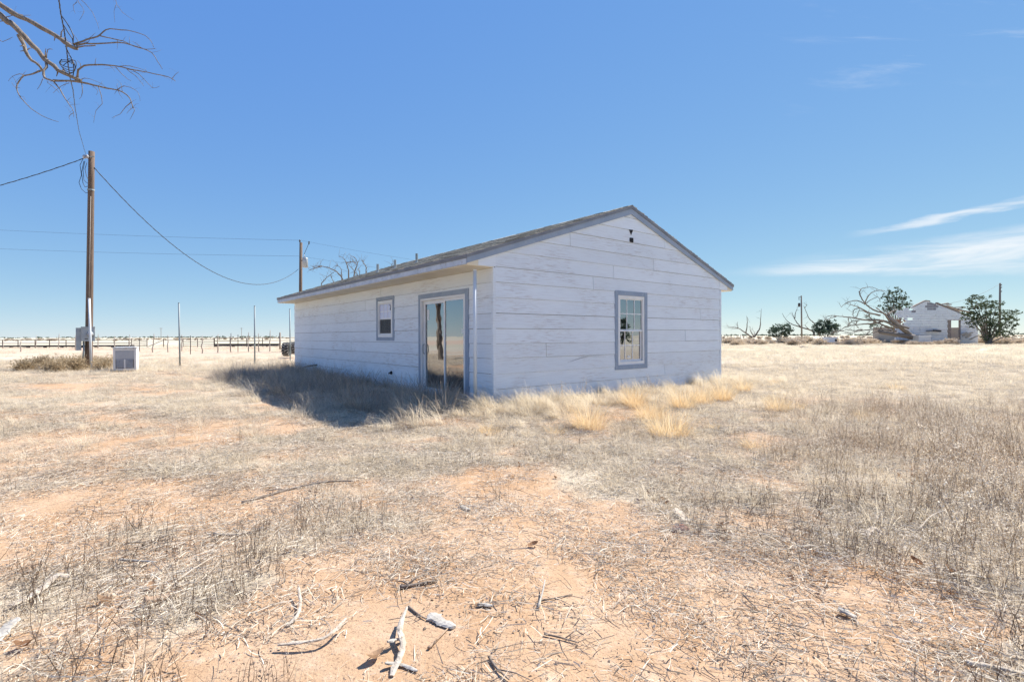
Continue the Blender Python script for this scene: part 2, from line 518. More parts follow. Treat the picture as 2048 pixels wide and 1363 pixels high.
# ---------------------------------------------------------------- mesh helpers
class MB:
    def __init__(self):
        self.v, self.f, self.t = [], [], []
        self.mi = []
        self.cur = 0

    def add(self, vs, fs, tint=.5):
        o = len(self.v)
        self.v.extend([tuple(p) for p in vs])
        self.t.extend([tint] * len(vs))
        for f in fs:
            self.f.append(tuple(i + o for i in f))
            self.mi.append(self.cur)

    def box(self, x0, x1, y0, y1, z0, z1, tint=.5):
        self.add([(x0, y0, z0), (x1, y0, z0), (x1, y1, z0), (x0, y1, z0), (x0, y0, z1), (x1, y0, z1), (x1, y1, z1), (x0, y1, z1)],
                 [(0, 3, 2, 1), (4, 5, 6, 7), (0, 1, 5, 4), (1, 2, 6, 5), (2, 3, 7, 6), (3, 0, 4, 7)], tint)

    def bar(self, a, b, w, h, up=(0, 0, 1)):
        """box beam from a to b, w wide, h high"""
        a, b, up = Vector(a), Vector(b), Vector(up)
        d = (b - a).normalized()
        s = d.cross(up)
        if s.length < 1e-4:
            s = d.cross(Vector((1, 0, 0)))
        s.normalize()
        u = s.cross(d)
        vs = []
        for p in (a, b):
            for (i, j) in ((-1, -1), (1, -1), (1, 1), (-1, 1)):
                vs.append(p + s * (i * w / 2) + u * (j * h / 2))
        self.add(vs, [(0, 1, 2, 3), (7, 6, 5, 4), (0, 4, 5, 1), (1, 5, 6, 2), (2, 6, 7, 3), (3, 7, 4, 0)])

    def tube(self, path, radii, n=6, tint=.5, cap=True):
        path = [Vector(p) for p in path]
        if isinstance(radii, (int, float)):
            radii = [radii] * len(path)
        vs, fs = [], []
        prev = None
        for i, p in enumerate(path):
            d = (path[min(i + 1, len(path) - 1)] - path[max(i - 1, 0)])
            if d.length < 1e-9:
                d = Vector((0, 0, 1))
            d.normalize()
            if prev is None:
                s = d.orthogonal().normalized()
            else:
                s = prev - d * prev.dot(d)
                s = s.normalized() if s.length > 1e-6 else d.orthogonal().normalized()
            prev = s
            q = d.cross(s)
            for k in range(n):
                a = 2 * math.pi * k / n
                vs.append(p + (s * math.cos(a) + q * math.sin(a)) * radii[i])
        for i in range(len(path) - 1):
            for k in range(n):
                k2 = (k + 1) % n
                fs.append((i * n + k, i * n + k2, (i + 1) * n + k2, (i + 1) * n + k))
        if cap:
            fs.append(tuple(range(n - 1, -1, -1)))
            fs.append(tuple((len(path) - 1) * n + k for k in range(n)))
        self.add(vs, fs, tint)

    def ribbon(self, path, widths, side, tint=.5):
        vs, fs = [], []
        for p, w in zip(path, widths):
            vs.append(p - side * w / 2); vs.append(p + side * w / 2)
        for i in range(len(path) - 1):
            fs.append((2 * i, 2 * i + 1, 2 * i + 3, 2 * i + 2))
        self.add(vs, fs, tint)

    def poly(self, pts, tint=.5):
        self.add(pts, [tuple(range(len(pts)))], tint)

    def prism(self, pts2, place, a, b, tint=.5):
        """pts2 convex polygon (counterclockwise), place(u, v, w) -> point, extruded from w=a to w=b (numbers or functions of (u, v))"""
        fa = a if callable(a) else (lambda u, v: a)
        fb = b if callable(b) else (lambda u, v: b)
        n = len(pts2)
        vs = [place(u, v, fa(u, v)) for u, v in pts2] + [place(u, v, fb(u, v)) for u, v in pts2]
        fs = [tuple(range(n - 1, -1, -1)), tuple(range(n, 2 * n))]
        fs += [(i, (i + 1) % n, n + (i + 1) % n, n + i) for i in range(n)]
        self.add(vs, fs, tint)

    def mesh(self, name, mat, smooth=False):
        me = bpy.data.meshes.new(name)
        me.from_pydata(self.v, [], self.f)
        mats = mat if isinstance(mat, (list, tuple)) else [mat]
        for k in mats:
            me.materials.append(MATS[k])
        if len(mats) > 1:
            me.polygons.foreach_set('material_index', self.mi)
        at_ = me.attributes.new('tint', 'FLOAT', 'POINT')
        at_.data.foreach_set('value', self.t)
        if smooth:
            me.polygons.foreach_set('use_smooth', [True] * len(me.polygons))
        me.update()
        return me

    def build(self, name, mat, parent=None, smooth=False, fix=True):
        me = self.mesh(name, mat, smooth)
        if fix:
            import bmesh
            bm = bmesh.new(); bm.from_mesh(me)
            bmesh.ops.recalc_face_normals(bm, faces=bm.faces)
            bm.to_mesh(me); bm.free()
        return link(name, me, parent)


def link(name, me, parent=None):
    o = bpy.data.objects.new(name, me)
    COL.objects.link(o)
    if parent is not None:
        o.parent = parent
    return o


def empty(name, loc=(0, 0, 0), rz=0.0):
    o = bpy.data.objects.new(name, None)
    o.location = loc
    o.rotation_euler = (0, 0, rz)
    o.empty_display_size = .2
    COL.objects.link(o)
    return o


def tag(o, label=None, cat=None, group=None, kind=None):
    if label: o['label'] = label
    if cat: o['category'] = cat
    if group: o['group'] = group
    if kind: o['kind'] = kind
    return o


def copy_tree(o, parent=None):
    c = o.copy()
    COL.objects.link(c)
    c.parent = parent
    for ch in list(o.children):
        copy_tree(ch, c)
    return c


def rel(root, pts):
    return [Vector(p) - root.location for p in pts]


def arc_between(a, b, sag, n=18):
    a, b = Vector(a), Vector(b)
    return [a.lerp(b, i / n) - Vector((0, 0, sag * 4 * (i / n) * (1 - i / n))) for i in range(n + 1)]


# ---------------------------------------------------------------- ground
def sheet(n, k, span):
    t = np.linspace(-1, 1, n)
    return np.sinh(t * k) / math.sinh(k) * span


xs = sheet(360, 8.6, 9000) + 0.0
ys = sheet(360, 8.6, 9000) + 5.0
GX, GY = np.meshgrid(xs, ys)
GZ = gz(GX, GY)
RR = np.hypot(GX, GY)
GZ = GZ - 0.0
nv = GX.size
verts = np.stack([GX.ravel(), GY.ravel(), GZ.ravel()], 1)
nx_, ny_ = len(xs), len(ys)
idx = np.arange(nv).reshape(ny_, nx_)
quads = np.stack([idx[:-1, :-1], idx[:-1, 1:], idx[1:, 1:], idx[1:, :-1]], -1).reshape(-1, 4)
gm = bpy.data.meshes.new('ground')
gm.vertices.add(nv); gm.vertices.foreach_set('co', verts.ravel())
gm.loops.add(quads.size); gm.loops.foreach_set('vertex_index', quads.ravel())
gm.polygons.add(len(quads))
gm.polygons.foreach_set('loop_start', np.arange(0, quads.size, 4))
gm.polygons.foreach_set('use_smooth', np.ones(len(quads), bool))
gm.update(calc_edges=True)
for nm, val in (('cover', cover(GX, GY)), ('dist', RR),
                ('red', np.clip(sstep(30, 40, GY) * (1 - sstep(62, 72, GY)) * sstep(0, -8, GX + .05 * GY) * (.55 + .9 * (fbm(GX * .08, GY * .2, 77, 3) - .3)), 0, 1))):
    a_ = gm.attributes.new(nm, 'FLOAT', 'POINT')
    a_.data.foreach_set('value', val.ravel().astype(np.float32))
gm.materials.append(MATS['ground_soil'])
ground = link('ground', gm)
tag(ground, 'flat sandy ground of orange soil under dry litter', kind='structure')

# ---------------------------------------------------------------- the house
house = empty('house', HC, TH)
tag(house, 'long pale blue-grey clapboard house with a low shingled gable roof', 'house')
WT0 = 2.53                      # soffit height
EXP = .2865
LAPS = [.257, .540, .830, 1.109, 1.392, 1.679, 1.976, 2.262]
BASEZ = -.045
EO = .62                        # eave overhang
SL = .3414
RIDX = 3.97


def roof_z(x):
    return 2.722 + SL * (x + EO) if x <= RIDX else 2.722 + SL * (2 * RIDX + EO - x)


def rake_under(x):
    return roof_z(x) - .165


# openings (u along wall, z)
GW = (3.40, 4.58, .475, 2.288)
LW = (4.172, 5.25, 1.15, 2.285)
LD = (.80, 2.885, -.2, 2.207)


def clip_half(poly, a, b, c):
    """keep a*u + b*v <= c"""
    out = []
    for i in range(len(poly)):
        p, q = poly[i], poly[(i + 1) % len(poly)]
        dp, dq = a * p[0] + b * p[1] - c, a * q[0] + b * q[1] - c
        if dp <= 0:
            out.append(p)
        if (dp < 0 < dq) or (dq < 0 < dp):
            t = dp / (dp - dq)
            out.append((p[0] + (q[0] - p[0]) * t, p[1] + (q[1] - p[1]) * t))
    return out


def minus_open(u0, u1, z0, z1, holes):
    rects = [(u0, u1, z0, z1)]
    for (h0, h1, g0, g1) in holes:
        nxt = []
        for (a, b, c, d) in rects:
            if b <= h0 or a >= h1 or d <= g0 or c >= g1:
                nxt.append((a, b, c, d)); continue
            if a < h0: nxt.append((a, h0, c, d))
            if b > h1: nxt.append((h1, b, c, d))
            m0, m1 = max(a, h0), min(b, h1)
            if c < g0: nxt.append((m0, m1, c, g0))
            if d > g1: nxt.append((m0, m1, g1, d))
        rects = nxt
    return rects


def siding_row(wall, zk, ztop, joints, u0, u1, holes, gable):
    us = [u0] + sorted(joints) + [u1]
    for a, b in zip(us[:-1], us[1:]):
        ga = .005 if a != u0 else 0
        gb = .005 if b != u1 else 0
        dz = random.uniform(-.003, .003)
        off = random.uniform(-.0015, .0015)
        z0, z1 = zk + .008 + dz, ztop + .002
        rects = minus_open(a + ga, b - gb, z0, z1, holes)
        grp = list(range(len(rects)))                    # pieces that touch round an opening are one board
        for i_ in range(len(rects)):
            for j_ in range(i_):
                A_, B_ = rects[i_], rects[j_]
                if min(A_[1], B_[1]) > max(A_[0], B_[0]) - 1e-6 and min(A_[3], B_[3]) > max(A_[2], B_[2]) - 1e-6:
                    g0, g1 = grp[i_], grp[j_]
                    grp = [g1 if g == g0 else g for g in grp]
        mb = MB()
        last = None
        for gi, (p, q, c, d) in sorted(zip(grp, rects)):
            if last is not None and gi != last and mb.v:
                mb.build('siding_board', 'siding_paint', house)
                mb = MB()
            last = gi
            poly = [(p, c), (q, c), (q, d), (p, d)]
            if gable:
                poly = clip_half(poly, -SL, 1, roof_z(0) - .02)          # z <= roof_z(0) + SL*u
                poly = clip_half(poly, SL, 1, roof_z(0) - .02 + SL * 2 * RIDX)
            if len(poly) < 3:
                continue
            outer = lambda u, v: .026 + off - .013 * (v - zk) / EXP
            if wall == 'left':
                mb.prism(poly, lambda u, v, w: (-w, u, v), .004, outer)
            else:
                mb.prism(poly, lambda u, v, w: (u, -w, v), .004, outer)
        if mb.v:
            mb.build('siding_board', 'siding_paint', house)


rows = [BASEZ] + LAPS
gl = LAPS + [2.549, 2.842, 3.13, 3.425, 3.715, 4.0]
grows = [BASEZ] + gl
gj = {0: [3.636], 1: [5.293], 2: [], 3: [1.3], 4: [6.2], 5: [], 6: [6.9], 7: [2.684], 8: [2.684 + .001], 9: [3.363], 10: [4.846], 11: [1.982], 12: [5.3], 13: [], 14: []}
gj[8] = [2.684]; gj[7] = []
for i in range(len(grows)):
    z0 = grows[i]
    z1 = grows[i + 1] if i + 1 < len(grows) else 4.29
    siding_row('gable', z0, z1, gj.get(i, []), .034, HW - .034, [GW], True)
lj = {0: [3.6, 8.9], 1: [7.6], 2: [4.5], 3: [7.07], 4: [10.8], 5: [6.71], 6: [6.63], 7: [6.0], 8: [5.0, 9.71]}
for i in range(len(rows)):
    z0 = rows[i]
    z1 = rows[i + 1] if i + 1 < len(rows) else WT0 - .004
    siding_row('left', z0, z1, lj[i], .034, HL - .02, [LW, LD], False)

# sheathing behind the boards and the unseen walls
mb = MB()
mb.cur = 0
for (a, b, c, d) in minus_open(0.0, HL, -.08, WT0 - .005, [(LW[0] + .07, LW[1] - .07, LW[2] + .07, LW[3] - .08), (LD[0] + .1, LD[1] - .08, -.02, LD[3] - .09)]):
    mb.box(0.0, .10, a, b, c, d)
for (a, b, c, d) in minus_open(.10, HW - .1, -.08, 2.55, [(GW[0] + .09, GW[1] - .08, GW[2] + .08, GW[3] - .08)]):
    mb.box(a, b, 0.0, .10, c, d)
mb.prism([(.0, 2.552), (HW, 2.552), (HW, roof_z(HW) - .06), (RIDX, roof_z(RIDX) - .06), (.0, roof_z(0) - .06)], lambda u, v, w: (u, w, v), .0, .1)
mb.build('sheathing', 'felt', house)
mb = MB(); mb.box(HW - .1, HW, .1, HL, -.08, WT0 - .005); mb.box(.1, HW, HL - .1, HL - .002, -.08, WT0 - .005)
mb.prism([(.0, 2.55), (HW, 2.55), (HW, roof_z(HW) - .06), (RIDX, roof_z(RIDX) - .06), (.0, roof_z(0) - .06)], lambda u, v, w: (u, w, v), HL - .1, HL)
mb.build('wall', 'siding_paint', house)
mb = MB(); mb.box(.1, HW - .1, .1, HL - .1, -.06, -.02)
mb.build('floor', 'plank_floor', house)
mb = MB(); mb.box(.1, HW - .1, .1, HL - .1, 2.44, 2.46)
mb.build('ceiling', 'drywall', house)
# partition walls inside, seen dimly through the glass
mb = MB(); mb.box(4.9, 5.0, .1, HL - .1, -.02, 2.44); mb.box(.1, 4.9, 3.6, 3.7, -.02, 2.44)
mb.build('partition', 'drywall', house)

# corner trims
for (x0, x1, y0, y1) in ((-.03, .032, -.030, .032), (HW - .032, HW + .03, -.030, .0)):
    mb = MB()
    if x0 < 0:
        mb.box(-.030, .032, -.030, -.001, BASEZ, WT0 - .002)
        mb.box(-.0305, -.002, -.0008, .033, BASEZ, WT0 - .002)
    else:
        mb.box(HW - .032, HW + .028, -.030, -.001, BASEZ, WT0 - .002)
    mb.build('corner_trim', 'siding_paint', house)

# eaves: soffit, fascia, drip trim
for side in (0, 1):
    X = (lambda x: x) if side == 0 else (lambda x: 2 * RIDX - x)
    mb = MB()
    xa, xb = sorted((X(-EO + .022), X(-.001) if side == 0 else HW + .001))
    for k in range(5):
        ya, yb = -.018 + k * 2.6, -.018 + (k + 1) * 2.6 - .004
        mb.box(xa, xb, ya, min(yb, HL + .0), WT0 + .002, WT0 + .014)
    mb.build('soffit', 'soffit_bounce_paint', house)
    mb = MB()
    xa, xb = sorted((X(-EO), X(-EO + .02)))
    for (ya, yb) in ((-.02, 4.86), (4.863, 9.73), (9.733, HL + .01)):
        mb.box(xa, xb, ya, yb, WT0 + .016, WT0 + .118)
    mb.build('fascia', 'fascia_paint', house)
    mb = MB()
    xa, xb = sorted((X(-EO - .016), X(-EO + .03)))
    mb.box(xa, xb, -.05, HL + .03, WT0 + .120, WT0 + .150)
    mb.box(xa - (.008 if side == 0 else 0), xb + (.008 if side else 0), -.05, HL + .03, WT0 + .152, WT0 + .182)
    mb.build('drip_trim', 'dark_trim', house)
# barge boards on the gable, two layers each side
for side in (0, 1):
    mb = MB()
    xe = -EO if side == 0 else 2 * RIDX + EO
    pts = [(xe, rake_under(xe)), (RIDX, rake_under(RIDX) - .04), (RIDX, roof_z(RIDX) - .075), (xe, roof_z(xe) - .065)]
    if side: pts = pts[::-1]
    mb.prism(pts, lambda u, v, w: (u, w, v), -.056, -.030)
    mb.build('barge_board', 'trim_paint', house)
    mb = MB()
    xe2 = xe - .018 if side == 0 else xe + .018
    pts = [(xe2, roof_z(xe2) - .064), (RIDX, roof_z(RIDX) - .072), (RIDX, roof_z(RIDX) - .008), (xe2, roof_z(xe2) - .006)]
    if side: pts = pts[::-1]
    mb.prism(pts, lambda u, v, w: (u, w, v), -.072, -.029)
    mb.build('rake_trim', 'dark_trim', house)
    # the eave box is closed at the gable end: a cream block, then siding board up to the corner
    for (ua, ub, mt, nm) in ((-EO + .02, -.362, 'soffit_bounce_paint', 'eave_return'), (-.358, .0325, 'siding_paint', 'siding_board')):
        lo = [(ua, WT0 + .014), (ub, WT0 + .014), (ub, rake_under(ub) + .03), (ua, rake_under(ua) + .03)]
        if side: lo = [(HW - u, v) for (u, v) in lo][::-1]
        mb = MB(); mb.prism(lo, lambda u, v, w: (u, w, v), -.026, -.006)
        mb.build(nm, mt, house)

# gable vent holes
mb = MB(); mb.prism([(3.973, 3.607), (4.049, 3.735), (3.904, 3.728)], lambda u, v, w: (u, -w, v), .024, .030)
mb.build('vent_hole', 'black_hole', house)
mb = MB(); mb.prism([(3.93, 3.437), (4.04, 3.437), (4.056, 3.455), (4.056, 3.53), (4.04, 3.548), (3.93, 3.54), (3.918, 3.52), (3.918, 3.455)], lambda u, v, w: (u, -w, v), .024, .031)
mb.build('vent_hole', 'black_hole', house)
# cracked split in a board left of the gable window
mb = MB(); mb.tube([(1.9, -.022, .70), (2.25, -.0225, .775), (2.5, -.023, .815), (2.9, -.023, .80), (3.1, -.0225, .785)], [.001, .003, .0028, .002, .001], 4)
mb.build('board_crack', 'black_hole', house)


# windows ----------------------------------------------------------------
def framed(name, place, u0, u1, z0, z1, bw, d0, d1, mat, parent, bh=None):
    bh = bh or bw
    mb = MB()
    mb.prism([(u0, z0), (u0 + bw, z0), (u0 + bw, z1), (u0, z1)], place, d0, d1)
    mb.prism([(u1 - bw, z0), (u1, z0), (u1, z1), (u1 - bw, z1)], place, d0, d1)
    mb.prism([(u0 + bw, z0), (u1 - bw, z0), (u1 - bw, z0 + bh), (u0 + bw, z0 + bh)], place, d0, d1 - .0015)
    mb.prism([(u0 + bw, z1 - bh), (u1 - bw, z1 - bh), (u1 - bw, z1), (u0 + bw, z1)], place, d0, d1 - .0015)
    return mb.build(name, mat, parent)


def slab(name, place, u0, u1, z0, z1, d0, d1, mat, parent):
    mb = MB(); mb.prism([(u0, z0), (u1, z0), (u1, z1), (u0, z1)], place, d0, d1)
    return mb.build(name, mat, parent)


GP = lambda u, v, w: (u, -w, v)
LP = lambda u, v, w: (-w, u, v)


def trims(place, u0, u1, z0, z1, w, parent, bottom=True):
    for (a, b, c, d, pr) in ((u0, u0 + w, z0, z1, .034), (u1 - w, u1, z0, z1, .034), (u0 + w, u1 - w, z1 - w, z1, .0325)) + (((u0 + w, u1 - w, z0, z0 + w, .0325),) if bottom else ()):
        slab('window_trim', place, a + .002, b - .002, c, d, .002, pr, 'trim_paint', parent)


def muntins(place, us, zs, u0, u1, z0, z1, w, d0, d1, parent):
    for u in us:
        slab('muntin', place, u - w / 2, u + w / 2, z0, z1, d0, d1, 'white_vinyl', parent)
    for z in zs:
        slab('muntin', place, u0, u1, z - w / 2, z + w / 2, d0 + .001, d1 - .001, 'white_vinyl', parent)


# gable window: six over six
trims(GP, *GW, .105, house)
gw = framed('window', GP, 3.507, 4.500, .58, 2.195, .075, -.06, .022, 'white_vinyl', house)
up_s = framed('sash', GP, 3.583, 4.424, 1.352, 2.118, .026, -.030, .006, 'white_vinyl', gw)
lo_s = framed('sash', GP, 3.583, 4.395, .657, 1.415, .030, -.052, -.012, 'white_vinyl', gw, .045)
slab('pane', GP, 3.61, 4.398, 1.40, 2.09, -.016, -.012, 'glass', gw)
slab('pane', GP, 3.614, 4.364, .703, 1.37, -.037, -.033, 'glass', gw)
muntins(GP, (3.855, 4.13), (1.765,), 3.61, 4.398, 1.40, 2.09, .022, -.011, -.004, gw)
muntins(GP, (3.81, 4.085), (1.03,), 3.614, 4.364, .703, 1.37, .022, -.032, -.025, gw)
slab('sticker', GP, 3.905, 4.015, .735, .79, -.0322, -.0305, 'sticker', gw)

# small window in the long wall
trims(LP, *LW, .085, house)
lw = framed('window', LP, 4.285, 5.190, 1.238, 2.188, .075, -.055, .024, 'white_vinyl', house)
framed('sash', LP, 4.361, 5.114, 1.70, 2.112, .018, -.030, .006, 'white_vinyl', lw)
framed('sash', LP, 4.361, 5.114, 1.314, 1.735, .030, -.050, -.010, 'white_vinyl', lw)
slab('pane', LP, 4.379, 5.096, 1.718, 2.094, -.016, -.012, 'pale_film', lw)
slab('pane', LP, 4.391, 5.084, 1.344, 1.705, -.035, -.031, 'glass', lw)
muntins(LP, (4.62, 4.86), (1.905,), 4.379, 5.096, 1.718, 2.094, .014, -.011, -.006, lw)
muntins(LP, (4.62, 4.86), (1.52,), 4.391, 5.084, 1.344, 1.705, .014, -.0305, -.026, lw)
slab('insect_screen', LP, 4.385, 5.09, 1.338, 1.712, -.008, -.006, 'screen', lw)
mb = MB(); mb.tube([(.0095, 4.50, 2.06), (.0095, 4.44, 2.045), (.0095, 4.43, 2.0), (.0095, 4.47, 1.97), (.0095, 4.45, 1.93)], .012, 5)
mb.build('sticker', 'black_hole', lw)

# sliding door
for (a, b, c, d, pr) in ((LD[0], LD[0] + .125, BASEZ, LD[3], .036), (LD[1] - .08, LD[1], BASEZ, LD[3], .036), (LD[0] + .125, LD[1] - .08, LD[3] - .095, LD[3], .0345)):
    slab('door_trim', LP, a + .002, b - .002, c, d, .002, pr, 'trim_paint', house)
door = framed('sliding_door', LP, .928, 2.803, -.02, 2.108, .045, -.085, .026, 'white_vinyl', house)
pf = framed('door_panel', LP, .975, 1.80, .027, 2.060, .055, -.030, .004, 'white_vinyl', door)
ps = framed('door_panel', LP, 1.745, 2.755, .027, 2.060, .080, -.072, -.034, 'white_vinyl', door)
slab('pane', LP, 1.03, 1.745, .083, 2.004, -.015, -.010, 'glass', pf)
slab('pane', LP, 1.825, 2.675, .108, 1.979, -.056, -.051, 'glass', ps)
mb = MB(); mb.tube([(.030, 2.715, .86), (-.012, 2.705, .88), (-.022, 2.70, .96), (-.012, 2.705, 1.06), (.030, 2.715, 1.08)], .011, 6)
mb.build('handle', 'grey_steel', ps)
slab('sticker', LP, 2.52, 2.62, 1.62, 1.86, -.0505, -.049, 'sticker', ps)
slab('sticker', LP, 1.05, 1.11, 1.32, 1.40, -.0095, -.008, 'sticker', pf)
slab('threshold', LP, .90, 2.83, -.055, -.022, -.08, .055, 'white_vinyl', door)

# hose bib hole and wall stub
mb = MB(); mb.tube([(-.02, 4.35, .34), (-.05, 4.35, .34)], [.05, .035], 7); mb.bar((-.05, 4.27, .36), (-.06, 4.43, .32), .02, .03)
mb.build('hose_bib', 'black_hole', house)

# roof deck and shingles
mb = MB()
for side in (0, 1):
    xe = -EO if side == 0 else 2 * RIDX + EO
    pts = [(xe, roof_z(xe) - .032), (RIDX, roof_z(RIDX) - .032), (RIDX, roof_z(RIDX) - .014), (xe, roof_z(xe) - .014)]
    if side: pts = pts[::-1]
    mb.prism(pts, lambda u, v, w: (u, w, v), -.06, HL + .03)
roof = mb.build('roof', 'shingle_edge', house)
cs = math.cos(math.atan(SL)); sn = math.sin(math.atan(SL))
slope_len = (RIDX + EO) / cs
EXPO = .142
ncourse = int(slope_len / EXPO) + 1
cand = []
for side in (0, 1):
    for k in range(ncourse):
        s0 = -.012 + k * EXPO
        y = -.075 - (k % 2) * .15
        while y < HL + .03:
            y1 = min(y + .30, HL + .035)
            ya = max(y, -.075)
            if y1 - ya > .03:
                cand.append((side, s0, ya + .003, y1 - .003))
            y += .305


def tab(mb, side, s0, ya, yb, t):
    s1 = min(s0 + EXPO * 1.35, slope_len)
    j = random.uniform(-.005, .005)
    vs = []
    for (s, hh) in ((s0 + j, .0), (s1, .0), (s1, .003), (s0 + j, .0)):
        pass
    def P(s, y, n):
        x = -EO + s * cs - n * sn; z = 2.722 - .014 + s * sn + n * cs
        if side: x = 2 * RIDX - x
        return (x, y, z)
    lo0, hi0, lo1, hi1 = .006, .006 + t, .002, .006
    vs = [P(s0 + j, ya, lo0), P(s0 + j, yb, lo0), P(s1, yb, lo1), P(s1, ya, lo1), P(s0 + j, ya, hi0), P(s0 + j, yb, hi0), P(s1, yb, hi1), P(s1, ya, hi1)]
    mb.add(vs, [(0, 3, 2, 1), (4, 5, 6, 7), (0, 1, 5, 4), (1, 2, 6, 5), (2, 3, 7, 6), (3, 0, 4, 7)], random.random())


camp = Vector((0, 0, CAMH))
cand.sort(key=lambda c: (c[0], (hw(-EO + c[1] * cs, (c[2] + c[3]) / 2, 2.7 + c[1] * sn) - camp).length))
rest = MB()
for i, (side, s0, ya, yb) in enumerate(cand):
    t = random.uniform(.008, .030)
    if i < 300:
        mb = MB(); tab(mb, side, s0, ya, yb, t)
        mb.build('shingle', 'shingle_mat', roof)
    else:
        tab(rest, side, s0, ya, yb, t)
o = rest.build('shingles', 'shingle_mat', roof, fix=False)
o['kind'] = 'stuff'
mb = MB()
for k in range(44):
    y0 = -.07 + k * .3
    for sgn in (-1, 1):
        mb.add([(RIDX, y0, roof_z(RIDX) + .012 + .006 * (k % 2)), (RIDX, y0 + .31, roof_z(RIDX) + .018), (RIDX + sgn * .14, y0 + .31, roof_z(RIDX) - .035), (RIDX + sgn * .14, y0, roof_z(RIDX) - .04)], [(0, 1, 2, 3)])
mb.build('ridge_cap', 'shingle_mat', roof)

# plumbing vents through the roof: stand 1.6 m up the slope
for (px, ptop, pbot, wd) in ((756.5, 528, 546, 5.2), (791.4, 519.6, 533, 4.6), (834.6, 507, 523.5, 5)):
    lx = .9
    best = None
    for yy in np.arange(.5, 12.5, .02):
        P = hw(lx, yy, roof_z(lx))
        X = 1024 + FPX * (P.x / P.y)
        if best is None or abs(X - px) < best[0]:
            best = (abs(X - px), yy)
    yy = best[1]
    P = hw(lx, yy, 0)
    zt = at(px, ptop, P.y).z
    mb = MB(); mb.tube([(lx, yy, roof_z(lx) - .03), (lx, yy, zt)], wd / 2 / FPX * P.y, 10); mb.tube([(lx, yy, roof_z(lx) - .02), (lx, yy, roof_z(lx) + .02)], [.075, .05], 10)
    mb.build('vent_pipe', 'galvanised', house)

# ---------------------------------------------------------------- posts
def post(name, base, top, r, label, mat='galvanised'):
    root = empty(name, base)
    tag(root, label, 'post', 'galvanised pipe posts standing along the house')
    mb = MB(); mb.tube(rel(root, [base - Vector((0, 0, .2)), top]), r, 12)
    mb.build('shaft', mat, root, True)
    mb = MB(); mb.tube(rel(root, [top + Vector((0, 0, .002)), top + Vector((0, 0, .022))]), r * 1.08, 12)
    mb.build('cap', mat, root)
    return root


def post_at(px0, py0, px1, py1, r, label, mat='galvanised'):
    b = gnd(px0, py0)
    t = at(px1, py1, b.y)
    post('metal_post', b, t, r, label, mat)


post_at(182.5, 740, 178.3, 597, .043, 'pale galvanised pipe post in front of the wooden utility pole', 'pale_pipe')
post_at(360, 733, 357.8, 606, .036, 'lone galvanised pipe post beside the white cooler box')
post_at(509.5, 728, 509.3, 612, .036, 'galvanised pipe post at the far end of the shaded grass')
post_at(580.5, 722, 579.6, 618, .034, 'galvanised pipe post just off the far corner of the house')
pb = hw(-.36, .09, -.05)
pt = at(950.5, 541, pb.y)
post('metal_post', pb, Vector((pb.x, pb.y, pt.z)), .033, 'pale galvanised pipe post under the eave beside the sliding door', 'pale_pipe')

mb = MB()
p0 = gnd(644, 747)
root = empty('drain_pipe', p0)
tag(root, 'short white capped drain pipe sticking up by the long wall', 'pipe')
mb.tube([(0, 0, -.1), (0, 0, .16)], .055, 12); mb.build('stub', 'white_vinyl', root, True)
mb = MB(); mb.tube([(0, 0, .16), (0, 0, .21)], .068, 12); mb.build('cap', 'white_vinyl', root)
a, b = gnd(598, 741) + Vector((0, 0, .05)), hw(-.04, 10.2, .30)
mb = MB(); mb.tube([a, a.lerp(b, .5) + Vector((0, 0, .03)), b], [.035, .03, .02], 7)
tag(mb.build('leaning_stick', 'dark_twig', None, True), 'dark stick leaning on the foot of the long wall', 'stick')
mb = MB(); mb.tube([hw(4.22, .28, -.02), hw(4.22, .28, 1.9)], .028, 10)
tag(mb.build('white_pipe', 'copper_pipe', None, True), 'white vertical pipe standing inside behind the gable window', 'pipe')

# ---------------------------------------------------------------- utility pole with meter
PY = 22.6
pb = at(176.5, 706, PY); pb.z = float(gz(pb.x, pb.y)) - .3
pt = at(183.2, 303, PY)
pole = empty('utility_pole', Vector((pb.x, pb.y, pb.z + .3)))
tag(pole, 'tall weathered wooden utility pole with an electric meter at its foot', 'utility pole')
mb = MB()
path = [pb.lerp(pt, t) for t in np.linspace(0, 1, 9)]
mb.tube(rel(pole, path), [.142, .138, .134, .130, .127, .123, .119, .115, .112], 14)
mb.build('shaft', 'pole_wood', pole, True)


def on_pole(py):
    return at(176.5 + (706 - py) / 403 * 6.7, py, PY)


PANG = math.radians(37)


def pbox(name, px0, px1, py0, py1, dy0, dy1, mat, parent):
    z0, z1 = at(px0, py1, PY).z - pole.location.z, at(px1, py0, PY).z - pole.location.z
    k = PY * math.cos(PANG) / FPX
    mb = MB(); mb.box((px0 - 177.3) * k, (px1 - 177.3) * k, dy0, dy1, z0, z1)
    c, s = math.cos(PANG), math.sin(PANG)
    mb.v = [(x * c - y * s, x * s + y * c, z) for (x, y, z) in mb.v]
    return mb.build(name, mat, parent)


def pfront(px, py, dy):
    """a point in front of the pole on the side that faces the yard"""
    k = PY * math.cos(PANG) / FPX
    x = (px - 177.3) * k
    c, s = math.cos(PANG), math.sin(PANG)
    return Vector((x * c - dy * s, x * s + dy * c, at(px, py, PY).z - pole.location.z))


